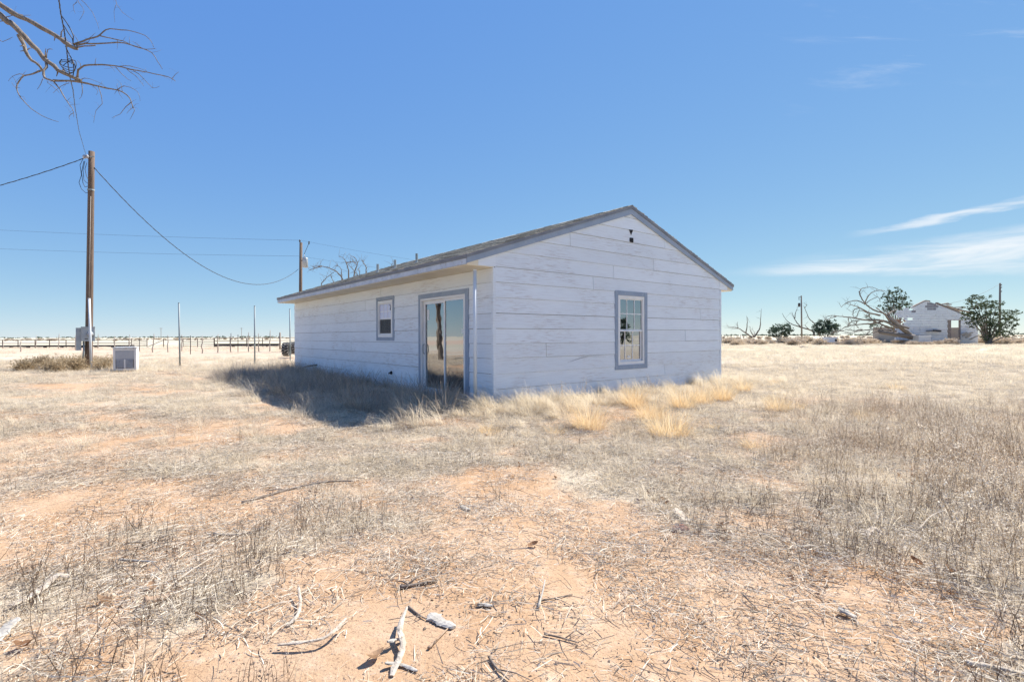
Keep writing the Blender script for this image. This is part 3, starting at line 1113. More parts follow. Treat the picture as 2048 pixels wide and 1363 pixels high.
mbx = pbox('meter_box', 165.5, 191.5, 654.5, 682, -.42, -.17, 'grey_steel', pole)
pbox('lid', 164.8, 192, 653.2, 655, -.44, -.16, 'grey_steel', mbx)
mb = MB(); mb.tube([pfront(182.5, 668, -.41), pfront(182.5, 668, -.47)], .125, 18); mb.build('meter_ring', 'galvanised', mbx, True)
mb = MB(); mb.tube([pfront(182.5, 668, -.47), pfront(182.5, 668, -.53), pfront(182.5, 668, -.57)], [.105, .10, .06], 18); mb.build('meter_glass', 'ceramic', mbx, True)
pbox('latch', 172, 178, 676.5, 678, -.432, -.42, 'dark_steel', mbx)
pbox('switch_box', 155, 164.5, 655.5, 700, -.30, .0, 'grey_steel', pole)
pbox('bracket', 154, 176, 692, 695, .0, .05, 'dark_steel', pole)
mb = MB()
mb.tube([pfront(169.5, 682, -.25), pfront(169.5, 703, -.22), pfront(167.5, 716, -.2)], .035, 8)
mb.build('conduit', 'galvanised', pole, True)
mb = MB()
a, b = on_pole(394), on_pole(655)
mb.tube(rel(pole, [a + Vector((.10, -.125, 0)), b + Vector((.12, -.15, 0))]), .012, 6); mb.build('ground_wire', 'stake_wood', pole, True)
mb = MB(); c = on_pole(380)
mb.tube(rel(pole, [c - Vector((0, 0, .03)), c + Vector((0, 0, .03))]), .137, 14); mb.build('strap', 'galvanised', pole)
mb = MB(); c = on_pole(316)
mb.bar(c - pole.location + Vector((-.22, -.12, 0)), c - pole.location + Vector((.24, -.12, .02)), .03, .03); mb.build('cross_bolt', 'galvanised', pole)
for dx_ in (-.18, -.05):
    mb = MB(); q = c - pole.location + Vector((dx_, -.17, .0))
    mb.tube([q + Vector((0, 0, -.08)), q + Vector((0, 0, -.03)), q + Vector((0, 0, .03)), q + Vector((0, 0, .08))], [.035, .06, .06, .035], 10); mb.build('insulator', 'ceramic', pole, True)
# hanging loops of service wire
loops = [[(166, 318), (160, 330), (163, 350), (158, 365), (163, 378), (172, 386), (178, 384)], [(170, 322), (166, 340), (168, 360), (174, 366), (177, 366)],
         [(168, 322), (163, 345), (166, 366), (170, 374), (178, 372)], [(174, 325), (170, 338), (173, 352), (177, 360)]]
for lp in loops:
    mb = MB()
    pts = [at(px, py, PY - .2 - .03 * i) for i, (px, py) in enumerate(lp)]
    sm = []
    for i in range(len(pts) - 1):
        for t in (0, .33, .66):
            sm.append(pts[i].lerp(pts[i + 1], t))
    sm.append(pts[-1])
    mb.tube(rel(pole, sm), .011, 5); mb.build('wire_loop', 'black_cable', pole, True)


def wire(name, pts, r, label, mat='black_cable', twist=0.0, group=None):
    mb = MB()
    mb.tube(pts, r, 5)
    if twist:
        q = []
        for i in range(len(pts) - 1):
            for k in range(5):
                p = pts[i].lerp(pts[i + 1], k / 5)
                a = (i * 5 + k) * 1.25
                q.append(p + Vector((math.cos(a) * twist * .5, math.cos(a) * twist * .5, math.sin(a) * twist)))
        mb.tube(q, r * .8, 5)
    o = mb.build(name, mat, None, True)
    tag(o, label, 'wire', group)
    return o


# second pole far behind the house
P2Y = 47.0
b2 = at(600, 686, P2Y); b2.z = float(gz(b2.x, b2.y)) - .2
t2 = at(602, 485, P2Y)
pole2 = empty('utility_pole', Vector((b2.x, b2.y, b2.z + .2)))
tag(pole2, 'distant wooden power pole with a grey transformer rising behind the house roof', 'utility pole')
mb = MB(); mb.tube(rel(pole2, [b2, t2]), [.17, .13], 12); mb.build('shaft', 'pole_wood', pole2, True)
c = at(610.5, 525, P2Y - .1)
mb = MB(); mb.tube(rel(pole2, [c - Vector((0, 0, .46)), c - Vector((0, 0, .42)), c + Vector((0, 0, .40)), c + Vector((0, 0, .46)), c + Vector((0, 0, .47))]), [.16, .235, .235, .20, .02], 14)
tr = mb.build('transformer', 'grey_steel', pole2, True)
mb = MB(); mb.tube(rel(pole2, [c + Vector((-.08, 0, .45)), c + Vector((-.08, 0, .72))]), [.06, .03], 8); mb.build('bushing', 'ceramic', tr, True)
mb = MB(); mb.bar(c - pole2.location + Vector((-.42, 0, .2)), c - pole2.location + Vector((-.15, 0, .2)), .06, .06); mb.build('bracket', 'dark_steel', tr)
mb = MB(); ci = at(599.7, 481.5, P2Y); mb.tube(rel(pole2, [ci - Vector((0, 0, .16)), ci, ci + Vector((0, 0, .12))]), [.03, .09, .03], 8); mb.build('insulator', 'dark_steel', pole2)
cf = at(618, 486, P2Y)
mb = MB(); mb.tube(rel(pole2, [at(608, 509, P2Y), cf]), .02, 5); mb.tube(rel(pole2, [cf - Vector((0, 0, .1)), cf + Vector((0, 0, .16))]), .06, 8); mb.build('cutout_arm', 'dark_steel', pole2)

wire('service_cable', arc_between(on_pole(335) + Vector((.12, 0, 0)), at(597, 538, P2Y), 3.0, 40), .017, 'sagging twisted service cable between the wooden pole and the distant transformer pole', twist=.014)
wire('overhead_wire', arc_between(at(-260, 445, 60), at(600, 480.5, P2Y), .25, 16), .009, 'upper thin overhead wire running to the top of the distant pole')
wire('overhead_wire', arc_between(at(-260, 485, 60), at(598, 512, P2Y), .25, 16), .009, 'lower thin overhead wire running to the distant transformer pole')
wire('overhead_wire', arc_between(at(601, 480.5, P2Y), at(1150, 560, 46), .3, 16), .006, 'upper faint wire passing from the distant pole behind the roof')
wire('overhead_wire', arc_between(at(606, 513, P2Y), at(1150, 575, 46), .3, 16), .006, 'lower faint wire passing from the distant pole behind the roof')
wire('service_cable', arc_between(on_pole(318) + Vector((-.15, -.15, 0)), at(-420, 440, 22), .5, 24), .016, 'twisted cable leaving the wooden pole towards the edge of the yard', twist=.013)
BY = 6.6          # depth of the dead branches overhead
seg = [on_pole(316) + Vector((-.1, -.15, 0)), at(158, 262, 15.5), at(150, 215, 11.5), at(146, 180, 9.0), at(141, 160, 7.6), at(136, 130, 7.0), at(133, 95, 6.7), at(128, 60, 6.4), at(121, 25, 6.0), at(114, -30, 5.4), at(100, -170, 4.2), Vector((-2.2, 1.0, 5.2)), Vector((-1.0, -9.0, 5.6))]
sm = []
for i in range(len(seg) - 1):
    for t in (0, .25, .5, .75):
        sm.append(seg[i].lerp(seg[i + 1], t))
sm.append(seg[-1])
wire('service_cable', sm, .0065, 'slack cable from the pole top up through the dead branches', twist=.006)
# coil of wire hanging in the branches
mb = MB()
cc = at(134, 128, BY - .1)
for k in range(4):
    R0 = .055 + .02 * k
    ang0 = k * 1.1
    pts = []
    for i in range(19):
        a = ang0 + i / 18 * math.pi * 1.85
        pts.append(cc + Vector((math.cos(a) * R0 + .012 * k, math.sin(a * 1.3 + k) * .04, math.sin(a) * R0 * .75 - .01 * k)))
    mb.tube(pts, .0045, 5)
tag(mb.build('wire_coil', 'black_cable', None, True), 'tangled coil of dark wire caught in the dead branches', 'wire')
mb = MB()
for pts in ([(123, 32), (133, 45), (142, 60), (147, 72), (146, 88)], [(127, 50), (136, 65), (145, 78), (147, 90)], [(131, 92), (140, 112), (146, 122), (148, 140), (146, 152)]):
    mb.tube([at(px, py, BY - .15) for px, py in pts], .006, 5)
tag(mb.build('loose_wire', 'black_cable', None, True), 'loose loops of dark wire draped over the upper dead branch', 'wire')

# ---------------------------------------------------------------- dead tree whose limbs hang in at the top corner
def limb(mb, pts, r0, r1, n=7, wob=.012, seed=0, stubs=0):
    rs = random.Random(seed)
    P = [Vector(p) for p in pts]
    out = []
    for i in range(len(P) - 1):
        p0 = P[max(i - 1, 0)]; p1 = P[i]; p2 = P[i + 1]; p3 = P[min(i + 2, len(P) - 1)]
        L = (p2 - p1).length
        k = max(2, min(8, int(L / .12)))
        for j in range(k):
            t = j / k
            q = .5 * ((2 * p1) + (p2 - p0) * t + (2 * p0 - 5 * p1 + 4 * p2 - p3) * t * t + (3 * p1 - p0 - 3 * p2 + p3) * t ** 3)
            out.append(q + Vector((rs.uniform(-1, 1), rs.uniform(-1, 1), rs.uniform(-1, 1))) * wob)
    out.append(P[-1])
    m = len(out) - 1
    rad = [(r0 + (r1 - r0) * (i / m) ** .85) * rs.uniform(.9, 1.12) for i in range(m + 1)]
    mb.tube(out, rad, n)
    for _ in range(stubs):
        i = rs.randrange(m)
        d = Vector((rs.uniform(-1, 1), rs.uniform(-.6, .6), rs.uniform(-.6, 1))).normalized()
        L = rs.uniform(.04, .13)
        rr = min(rad[i] * .4, .009)
        mid = out[i] + d * L * .6 + Vector((0, 0, rs.uniform(-.01, .03)))
        mb.tube([out[i], mid, mid + (d + Vector((rs.uniform(-.5, .5), 0, rs.uniform(-.5, .5)))).normalized() * L * .5], [rr, rr * .7, rr * .35], 4)
    return out


def c1(x, y):     # crop grid used while tracing the limbs
    return (x / 5.0475, y / 5.0475)


tree = empty('dead_tree', (-9.2, 5.6, float(gz(-9.2, 5.6))))
tag(tree, 'bare dead tree whose crooked limbs reach across the top corner of the sky', 'tree')
T = tree.location
mb = MB()
limb(mb, [(0, 0, -.2), (.15, .1, 1.2), (.1, .2, 2.6), (.35, .3, 3.8), (.6, .4, 5.4), (.7, .5, 6.6)], .26, .12, 12, .02, 1)
limb(mb, [(.1, .2, 2.6), (-.6, .1, 3.6), (-1.5, .3, 5.0), (-1.8, .2, 6.5)], .15, .04, 9, .03, 2)
limb(mb, [(.4, .35, 4.2), (.2, -.3, 5.6), (-.2, -.6, 7.2)], .12, .03, 9, .03, 3)
mb.build('trunk', 'bark', tree, True)
A = Vector((.7, .5, 6.3)) + T
BR = [
    (.052, .030, BY, BY, [(0, 45), (120, 120), (260, 200), (430, 285), (560, 360), (650, 425), (720, 470), (780, 490)], 10, A),
    (.062, .026, BY, BY, [(0, 150), (100, 235), (200, 330), (290, 420), (380, 510), (450, 590), (540, 670), (640, 740), (760, 790), (810, 815)], 10, A),
    (.030, .017, BY + .2, BY + .2, [(190, 360), (240, 460), (290, 570), (370, 640), (420, 700)], 6, None),
    (.022, .012, BY, BY - .2, [(450, 600), (465, 680), (440, 760), (480, 800), (540, 820)], 2, None),
    (.018, .006, BY, BY, [(540, 815), (680, 815), (820, 830), (950, 860), (1080, 890), (1190, 910), (1280, 960), (1330, 1030), (1340, 1090)], 8, None),
    (.016, .004, BY, BY - .3, [(780, 780), (790, 710), (850, 665), (960, 655), (1100, 660), (1230, 680), (1400, 715), (1560, 745), (1700, 780), (1770, 820)], 8, None),
    (.014, .003, BY, BY + .2, [(740, 450), (830, 420), (940, 380), (1010, 360), (1040, 320), (1110, 290), (1220, 300), (1350, 320), (1470, 365), (1530, 420), (1550, 480)], 6, None),
    (.014, .0035, BY, BY - .1, [(770, 455), (860, 440), (980, 445), (1190, 430), (1310, 450), (1430, 490), (1530, 530), (1590, 620), (1640, 700)], 8, None),
    (.010, .003, BY, BY, [(1010, 365), (1120, 390), (1240, 415), (1350, 465), (1480, 500), (1570, 490)], 5, None),
    (.012, .008, BY, BY, [(770, 480), (850, 470), (965, 460)], 2, None),
    (.011, .003, BY, BY - .2, [(540, 820), (600, 900), (650, 980), (700, 1060), (740, 1110), (745, 1180)], 7, None),
    (.005, .002, BY, BY, [(745, 1140), (700, 1170), (705, 1210)], 1, None),
    (.014, .003, BY + .2, BY, [(420, 715), (330, 745), (240, 765), (190, 830), (165, 890), (200, 970), (270, 1050), (370, 1140), (480, 1195), (590, 1230)], 8, None),
    (.006, .002, BY, BY, [(240, 765), (200, 745), (130, 770), (85, 820)], 3, None),
    (.006, .002, BY, BY, [(1340, 1080), (1355, 1120), (1310, 1210)], 2, None),
    (.007, .002, BY, BY + .1, [(1330, 1030), (1270, 1080), (1210, 1150), (1130, 1190)], 3, None),
    (.006, .002, BY, BY, [(1190, 905), (1250, 870), (1320, 885), (1390, 930), (1415, 1020)], 3, None),
    (.006, .002, BY, BY, [(990, 870), (1020, 960), (1035, 1045), (970, 1120), (945, 1240)], 3, None),
    (.006, .002, BY, BY, [(820, 835), (835, 940), (800, 1000)], 2, None),
    (.006, .002, BY, BY, [(1170, 680), (1230, 750), (1290, 800), (1325, 815)], 2, None),
    (.006, .002, BY, BY - .1, [(1280, 700), (1360, 760), (1420, 820), (1450, 870)], 3, None),
    (.006, .002, BY, BY - .1, [(1350, 715), (1450, 790), (1540, 890), (1610, 870)], 3, None),
    (.005, .002, BY, BY, [(1740, 795), (1770, 750), (1805, 725)], 1, None),
    (.006, .002, BY, BY, [(1210, 670), (1310, 665), (1400, 690), (1480, 720)], 2, None),
    (.005, .002, BY, BY, [(820, 800), (900, 795), (1050, 855)], 1, None),
    (.005, .002, BY, BY, [(700, 835), (620, 870), (535, 940)], 2, None),
    (.006, .002, BY, BY, [(435, 790), (410, 850), (375, 905)], 1, None),
    (.005, .002, BY, BY, [(820, 0), (900, 80), (960, 180), (1000, 300)], 2, None),
    (.005, .002, BY, BY, [(770, -40), (800, 30), (850, 120), (800, 210)], 3, None),
    (.005, .002, BY, BY, [(780, 20), (740, 60), (760, 140)], 2, None),
    (.005, .002, BY, BY, [(1160, -30), (1180, 50), (1240, 130), (1350, 205)], 2, None),
    (.004, .0015, BY, BY, [(1170, 50), (1150, 120), (1160, 230)], 1, None),
    (.006, .003, BY, BY, [(60, 175), (150, 155), (310, 155)], 1, None),
    (.005, .003, BY, BY, [(0, 400), (30, 425), (130, 375)], 1, None),
    (.008, .004, BY, BY, [(465, 580), (485, 500), (530, 500)], 1, None),
    (.005, .002, BY, BY, [(480, 830), (560, 900), (600, 940)], 2, None),
    (.004, .0015, BY, BY, [(1340, 1090), (1300, 1120), (1280, 1150)], 1, None),
    (.004, .0015, BY, BY, [(930, 860), (990, 920), (970, 960)], 1, None),
]
for i, (r0, r1, d0, d1, pts, stubs, start) in enumerate(BR):
    m = len(pts) - 1
    P = [at(*c1(x, y), d0 + (d1 - d0) * k / m) for k, (x, y) in enumerate(pts)]
    if start is not None:
        P = [start, P[0] + (P[0] - P[1]).normalized() * 1.1] + P
    mb = MB()
    limb(mb, [p - T for p in P], r0 * .82, r1 * .8, 8 if r0 > .012 else 5, .004 if r0 < .02 else .009, 50 + i, stubs)
    mb.build('branch', 'bark', tree, True)

# a twisted trunk beyond the frame that the sliding door mirrors
p = Vector((-19.0, 17.9, 0)); p.z = float(gz(p.x, p.y))
tree2 = empty('dead_tree', p)
tag(tree2, 'twisted bare double trunk mirrored in the glass of the sliding door', 'tree')
mb = MB()
limb(mb, [(0, 0, -.2), (.05, 0, 1), (-.1, .1, 2), (.1, 0, 3.2), (-.1, .1, 4.6), (0, .2, 6)], .16, .07, 9, .03, 61)
limb(mb, [(.05, .1, .6), (.3, 0, 1.4), (.12, .1, 2.3), (.32, .1, 3.4), (.2, .2, 5)], .11, .05, 8, .03, 62)
mb.build('trunk', 'bark', tree2, True)
for k in range(6):
    mb = MB(); z = 2.5 + .6 * k
    limb(mb, [(0, .05, z), (-.6 + .2 * (k % 3), .3, z + .7), (-1.2 + .3 * (k % 3), .5 - .3 * k, z + .8)], .04, .01, 6, .03, 70 + k)
    mb.build('branch', 'bark', tree2, True)

# ---------------------------------------------------------------- cooler box beside the pole
CY = 20.4
ca, cb = at(228, 738, CY), at(271.5, 738, CY)
cz0 = float(gz((ca.x + cb.x) / 2, CY)) + .05
ct = at(250, 694, CY).z
cw = (cb.x - ca.x) * .86
cooler = empty('swamp_cooler', Vector(((ca.x + cb.x) / 2, CY, cz0 - .05)), math.radians(31))
tag(cooler, 'white metal evaporative cooler box with grey louvred front sitting in dry grass', 'cooler')
H_ = ct - cz0
h2 = cw / 2
mb = MB(); mb.box(-h2, h2, 0.02, .82, .05, .05 + H_ - .04); mb.build('cabinet', 'cooler_paint', cooler)
mb = MB()
mb.box(-h2 - .015, h2 + .015, -.02, .84, .05 + H_ - .038, .05 + H_ - .006)
mb.box(-h2 + .03, h2 - .03, .03, .79, .05 + H_ - .006, .05 + H_ + .012)
mb.build('lid', 'cooler_paint', cooler)
fr = framed('front_frame', lambda u, v, w: (u, -w, v), -h2 + .012, h2 - .012, .085, .05 + H_ - .07, .055, -.018, .004, 'cooler_paint', cooler)
mb = MB(); mb.box(-h2 + .085, h2 - .085, .006, .018, .52, .05 + H_ - .14); mb.build('front_panel', 'cooler_panel', cooler)
mb = MB(); mb.box(-h2 + .085, h2 - .085, .008, .018, .16, .518); mb.build('louvre_back', 'dark_steel', cooler)
mb = MB(); mb.box(-.02, .02, -.012, .007, .165, .515); mb.build('centre_post', 'cooler_paint', cooler)
for sx in (-1, 1):
    for k in range(8):
        z = .19 + k * .043
        x0, x1 = (-h2 + .10, -.02) if sx < 0 else (.02, h2 - .10)
        mb = MB(); mb.add([(x0, -.014, z), (x1, -.014, z), (x1, -.002, z + .016), (x0, -.002, z + .016), (x0, -.012, z - .004), (x1, -.012, z - .004), (x1, .0, z + .012), (x0, .0, z + .012)],
                          [(0, 1, 2, 3), (7, 6, 5, 4), (0, 4, 5, 1), (1, 5, 6, 2), (2, 6, 7, 3), (3, 7, 4, 0)])
        mb.build('louvre', 'cooler_paint', cooler)
mb = MB(); mb.box(-h2 + .05, h2 - .05, .1, .75, -.06, .049); mb.build('base', 'dark_steel', cooler)

# ---------------------------------------------------------------- tractor tyres past the far house corner
def tyre(name, px0, px1, pbot, ptop, Y, yaw, label):
    c0, c1_ = at(px0, pbot, Y), at(px1, ptop, Y)
    R_ = (c1_.z - c0.z) / 2
    wd = (c1_.x - c0.x)
    root = empty(name, Vector(((c0.x + c1_.x) / 2, Y, c0.z + R_)), yaw)
    tag(root, label, 'tyre')
    mb = MB()
    ns, prof = 28, [(-.5, .62), (-.52, .80), (-.46, .93), (-.2, .965), (.2, .965), (.46, .93), (.52, .80), (.5, .62)]
    for s in range(ns):
        pass
    vs, fs = [], []
    for s in range(ns):
        a = 2 * math.pi * s / ns
        for (u, rr) in prof:
            vs.append((u * wd, math.cos(a) * rr * R_, math.sin(a) * rr * R_))
    m = len(prof)
    for s in range(ns):
        s2 = (s + 1) % ns
        for k in range(m):
            k2 = (k + 1) % m
            fs.append((s * m + k, s * m + k2, s2 * m + k2, s2 * m + k))
    mb.add(vs, fs)
    mb.build('carcass', 'rubber', root, True)
    mb = MB(); mb.cur = 0
    for s in range(ns):
        a = 2 * math.pi * (s + .25) / ns
        sx = -1 if s % 2 else 1
        p0 = Vector((sx * .50 * wd, math.cos(a) * .92 * R_, math.sin(a) * .92 * R_))
        p1 = Vector((-sx * .03 * wd, math.cos(a + .20) * .985 * R_, math.sin(a + .20) * .985 * R_))
        mb.bar(p0, p1, .07, .075, up=(0, math.cos(a), math.sin(a)))
    t = mb.build('tread', 'dusty_rubber', root)
    mb = MB(); mb.tube([(-.2 * wd, 0, 0), (.2 * wd, 0, 0)], R_ * .62, 20); mb.build('rim', 'dark_steel', root)


tyre('tractor_tyre', 567.5, 579.5, 711.5, 684.5, 31.0, math.radians(4), 'old lugged tractor tyre standing upright, the one farther from the house')
tyre('tractor_tyre', 582.2, 593.5, 707, 683.5, 32.5, math.radians(-4), 'old lugged tractor tyre half hidden by the far house corner')

# ---------------------------------------------------------------- corral and wire fence on the far side
FD = 67.0


def rail(mb, px0, py0, px1, py1, r=.036, Y=FD):
    mb.tube([at(px0, py0, Y), at(px1, py1, Y)], r, 6)


def fence_thing(name, label, cat, posts, rails, pr=.05, rr=.036, mat='rust_pipe', ytop=None):
    base = at(posts[0][0], 690, FD); base.z = float(gz(base.x, FD))
    root = empty(name, base)
    tag(root, label, cat)
    for (px, pt) in posts:
        t = at(px, pt, FD)
        g = Vector((t.x, FD, float(gz(t.x, FD)) - .1))
        mb = MB(); mb.tube(rel(root, [g, t]), pr, 7); mb.build('post', mat, root)
    for (a, b, c, d) in rails:
        mb = MB(); mb.tube(rel(root, [at(a, b, FD), at(c, d, FD)]), rr, 6); mb.build('rail', mat, root)
    return root


fence_thing('pipe_fence', 'long rusty pipe corral fence behind the wooden utility pole', 'fence',
            [(x, 679 - x * .003) for x in (-110, -78, -46, -16, 5, 36, 70, 99, 132, 162, 196, 229, 258)], [(-110, 680, 262, 678.8), (-110, 686.5, 262, 685.6)])
fence_thing('corral_gate', 'rusty five bar corral gate at the end of the long pipe fence', 'gate',
            [(262.5, 676.5), (294, 677.5)], [(262.5, y, 294, y) for y in (678.4, 681.6, 685, 688.6, 691.5)], .045, .03)
fence_thing('pipe_fence', 'short rusty pipe fence with a slanting brace behind the metal post', 'fence',
            [(327, 677.5)], [(296, 693, 327, 679.5), (327, 679.8, 366, 679.8)], .05, .034)
fence_thing('pipe_fence', 'rusty five rail corral panel between the two open fences', 'fence',
            [(366, 676.5), (395, 676.5), (428, 676)], [(366, y, 428, y - .4) for y in (677.2, 680.4, 684, 687.6, 691)], .045, .03)
fence_thing('pipe_fence', 'two rail pipe fence running behind the far house corner', 'fence',
            [(x, 675.2) for x in (429, 460, 493, 525, 560, 592, 625)], [(429, 676.2, 640, 674.6), (429, 681.2, 640, 680.2)])


def trough(label, px0, px1, py0, py1, Y):
    a, b = at(px0, py1, Y), at(px1, py0, Y)
    g = float(gz((a.x + b.x) / 2, Y))
    root = empty('feed_trough', Vector((a.x, Y, g)))
    tag(root, label, 'trough')
    L, h = b.x - a.x, max(.28, b.z - g)
    mb = MB()
    mb.prism([(0, .12), (L, .12), (L, h), (0, h)], lambda u, v, w: (u, w, v), 0, .04)
    mb.prism([(0, .12), (L, .12), (L, h), (0, h)], lambda u, v, w: (u, w, v), .56, .60)
    mb.box(0, L, .04, .56, .12, .16); mb.box(0, .04, .04, .56, .16, h); mb.box(L - .04, L, .04, .56, .16, h)
    mb.build('basin', 'dark_steel', root)
    for k in range(int(L / 2.2) + 1):
        mb = MB(); x = min(.1 + k * 2.2, L - .2); mb.box(x, x + .1, .08, .52, -.05, .119); mb.build('leg', 'dark_steel', root)


trough('long dark feed trough lying along the corral fence behind the wooden pole', -120, 262, 689.6, 694, 66)
trough('dark feed trough along the two rail fence near the house', 428, 556, 686.8, 691, 66)

stakes = [(-40, 664, 704), (6, 681, 697), (40.5, 681, 703), (71, 671, 696), (117, 667, 697), (151, 670, 700), (196, 667, 697), (229, 672, 700), (258.5, 668.5, 697),
          (306, 667, 705), (336, 670, 704), (363.5, 669, 702), (404.5, 671, 706.5), (435, 668, 705), (462, 666, 704), (497, 664, 703.5), (518, 666, 702.5), (539.5, 660, 702)]
for i, (px, pt, pb_) in enumerate(stakes):
    b = gnd(px, pb_); t = at(px + random.uniform(-1, 2), pt, b.y)
    rs = random.Random(300 + i)
    mb = MB()
    pts = [b - Vector((0, 0, .2))] + [b.lerp(t, k / 5) + Vector((rs.uniform(-.05, .05), rs.uniform(-.05, .05), 0)) for k in range(1, 5)] + [t]
    root = empty('fence_stake', b)
    tag(root, 'crooked weathered wooden stake in the wire fence row before the corral', 'fence post', 'crooked stakes of the wire fence')
    mb.tube(rel(root, pts), [.046, .044, .042, .038, .032, .022], 7)
    mb.build('shaft', 'stake_wood', root, True)
for (px, pt, pb_, lab_) in ((279, 677, 702, 'thin dark steel post standing before the five bar corral gate'), (381, 671, 708, 'thin dark steel post standing before the five rail corral panel'), (476, 669, 704, 'thin dark steel post standing before the feed trough near the house')):
    b = gnd(px, pb_); t = at(px, pt, b.y)
    root = empty('steel_post', b)
    tag(root, lab_, 'fence post', 'dark steel posts of the wire fence')
    mb = MB(); mb.bar(rel(root, [b - Vector((0, 0, .2))])[0], rel(root, [t])[0], .06, .02); mb.bar(rel(root, [b - Vector((0, .012, .2))])[0], rel(root, [t - Vector((0, .012, 0))])[0], .015, .04)
    mb.build('shaft', 'dark_steel', root)
b = gnd(560, 699); t = at(560, 664.5, b.y)
mb = MB(); mb.tube([b - Vector((0, 0, .2)), b.lerp(t, .5), t], [.085, .08, .075], 9)
tag(mb.build('corner_post', 'old_timber', None, True), 'thick dark timber post ending the wire fence near the tyres', 'fence post')
wf = empty('wire_fence', gnd(-60, 702))
tag(wf, 'sagging strands of fence wire strung along the crooked stakes', 'fence')
order = sorted(stakes + [(279, 677, 702), (381, 671, 708), (476, 669, 704), (560, 664.5, 699)])
for f in (.28, .55, .82):
    pts = []
    for (px, pt, pb_) in order:
        b = gnd(px, pb_); pts.append(Vector((b.x, b.y - .05, b.z + 1.15 * f)))
    mb = MB(); mb.tube(rel(wf, pts), .005, 4); mb.build('strand', 'rust_pipe', wf)


# ---------------------------------------------------------------- far off to the north-east
def ground_at(px, Y):
    p = at(px, 670, Y); p.z = float(gz(p.x, Y)); return p


def far_pole(Y, px0, px1, ptop, label):
    b = ground_at(px0, Y); t = at(px1, ptop, Y)
    root = empty('utility_pole', b)
    tag(root, label, 'utility pole')
    mb = MB(); mb.tube(rel(root, [b - Vector((0, 0, .3)), t]), [.19, .14], 9); mb.build('shaft', 'dark_twig', root, True)
    return root, b, t


r3, b3, t3 = far_pole(118, 1603.6, 1602.6, 591, 'far power pole with a small dark transformer behind the fallen brush')
c = at(1598.3, 609.5, 117.6) - b3
mb = MB(); mb.tube([c - Vector((0, 0, .42)), c + Vector((0, 0, .36)), c + Vector((0, 0, .45))], [.25, .25, .1], 10); mb.build('transformer', 'dark_steel', r3, True)
mb = MB(); mb.bar(at(1597, 594, 118) - b3, at(1603, 593, 118) - b3, .09, .09); mb.bar(at(1598, 594, 118) - b3, at(1598, 600, 118) - b3, .09, .09); mb.build('cutout_arm', 'dark_steel', r3)
r4, b4, t4 = far_pole(92, 1999, 2000.2, 566, 'tall dark power pole rising behind the leafy tree at the ruin')
for k, py in enumerate((570, 575, 583)):
    c = at(2001.5, py, 91.8) - b4
    mb = MB(); mb.tube([c, c + Vector((.16, 0, .0)), c + Vector((.16, 0, .14))], .06, 7); mb.build('insulator', 'dark_steel', r4)
wire('overhead_wire', arc_between(at(1998, 568.5, 92), at(1893, 607.5, 76), .5, 14), .022, 'drop wire slanting from the tall dark pole to the ruined roof')


def traced(root, polys, ox, oy, sc, Y, spread, mat, r0, r1, seed, stubs=3, twigs=2):
    rs = random.Random(seed)
    for i, (pts, k0, k1) in enumerate(polys):
        d0 = Y + rs.uniform(-.3, .3); d1 = d0 + rs.uniform(-spread, spread)
        m = len(pts) - 1
        P = [at(ox + x / sc, oy + y / sc, d0 + (d1 - d0) * k / m) - root.location for k, (x, y) in enumerate(pts)]
        mb = MB()
        out = limb(mb, P, r0 * k0, r1 * k1, 6, .025, seed + i, 0)
        for _ in range(twigs):
            j = rs.randrange(len(out) // 2, len(out))
            p = out[j]
            d = Vector((rs.uniform(-1, .6), rs.uniform(-.6, .6), rs.uniform(-.4, 1))).normalized()
            L = rs.uniform(.4, 1.3)
            q = [p, p + d * L * .4 + Vector((0, 0, rs.uniform(-.1, .1))), p + d * L + Vector((0, 0, rs.uniform(-.4, .1)))]
            mb.tube(q, [.022, .016, .008], 4)
            mb.tube([q[1], q[1] + Vector((rs.uniform(-.4, .4), 0, rs.uniform(-.2, .5)))], [.012, .006], 4)
        mb.build('branch', mat, root, True)


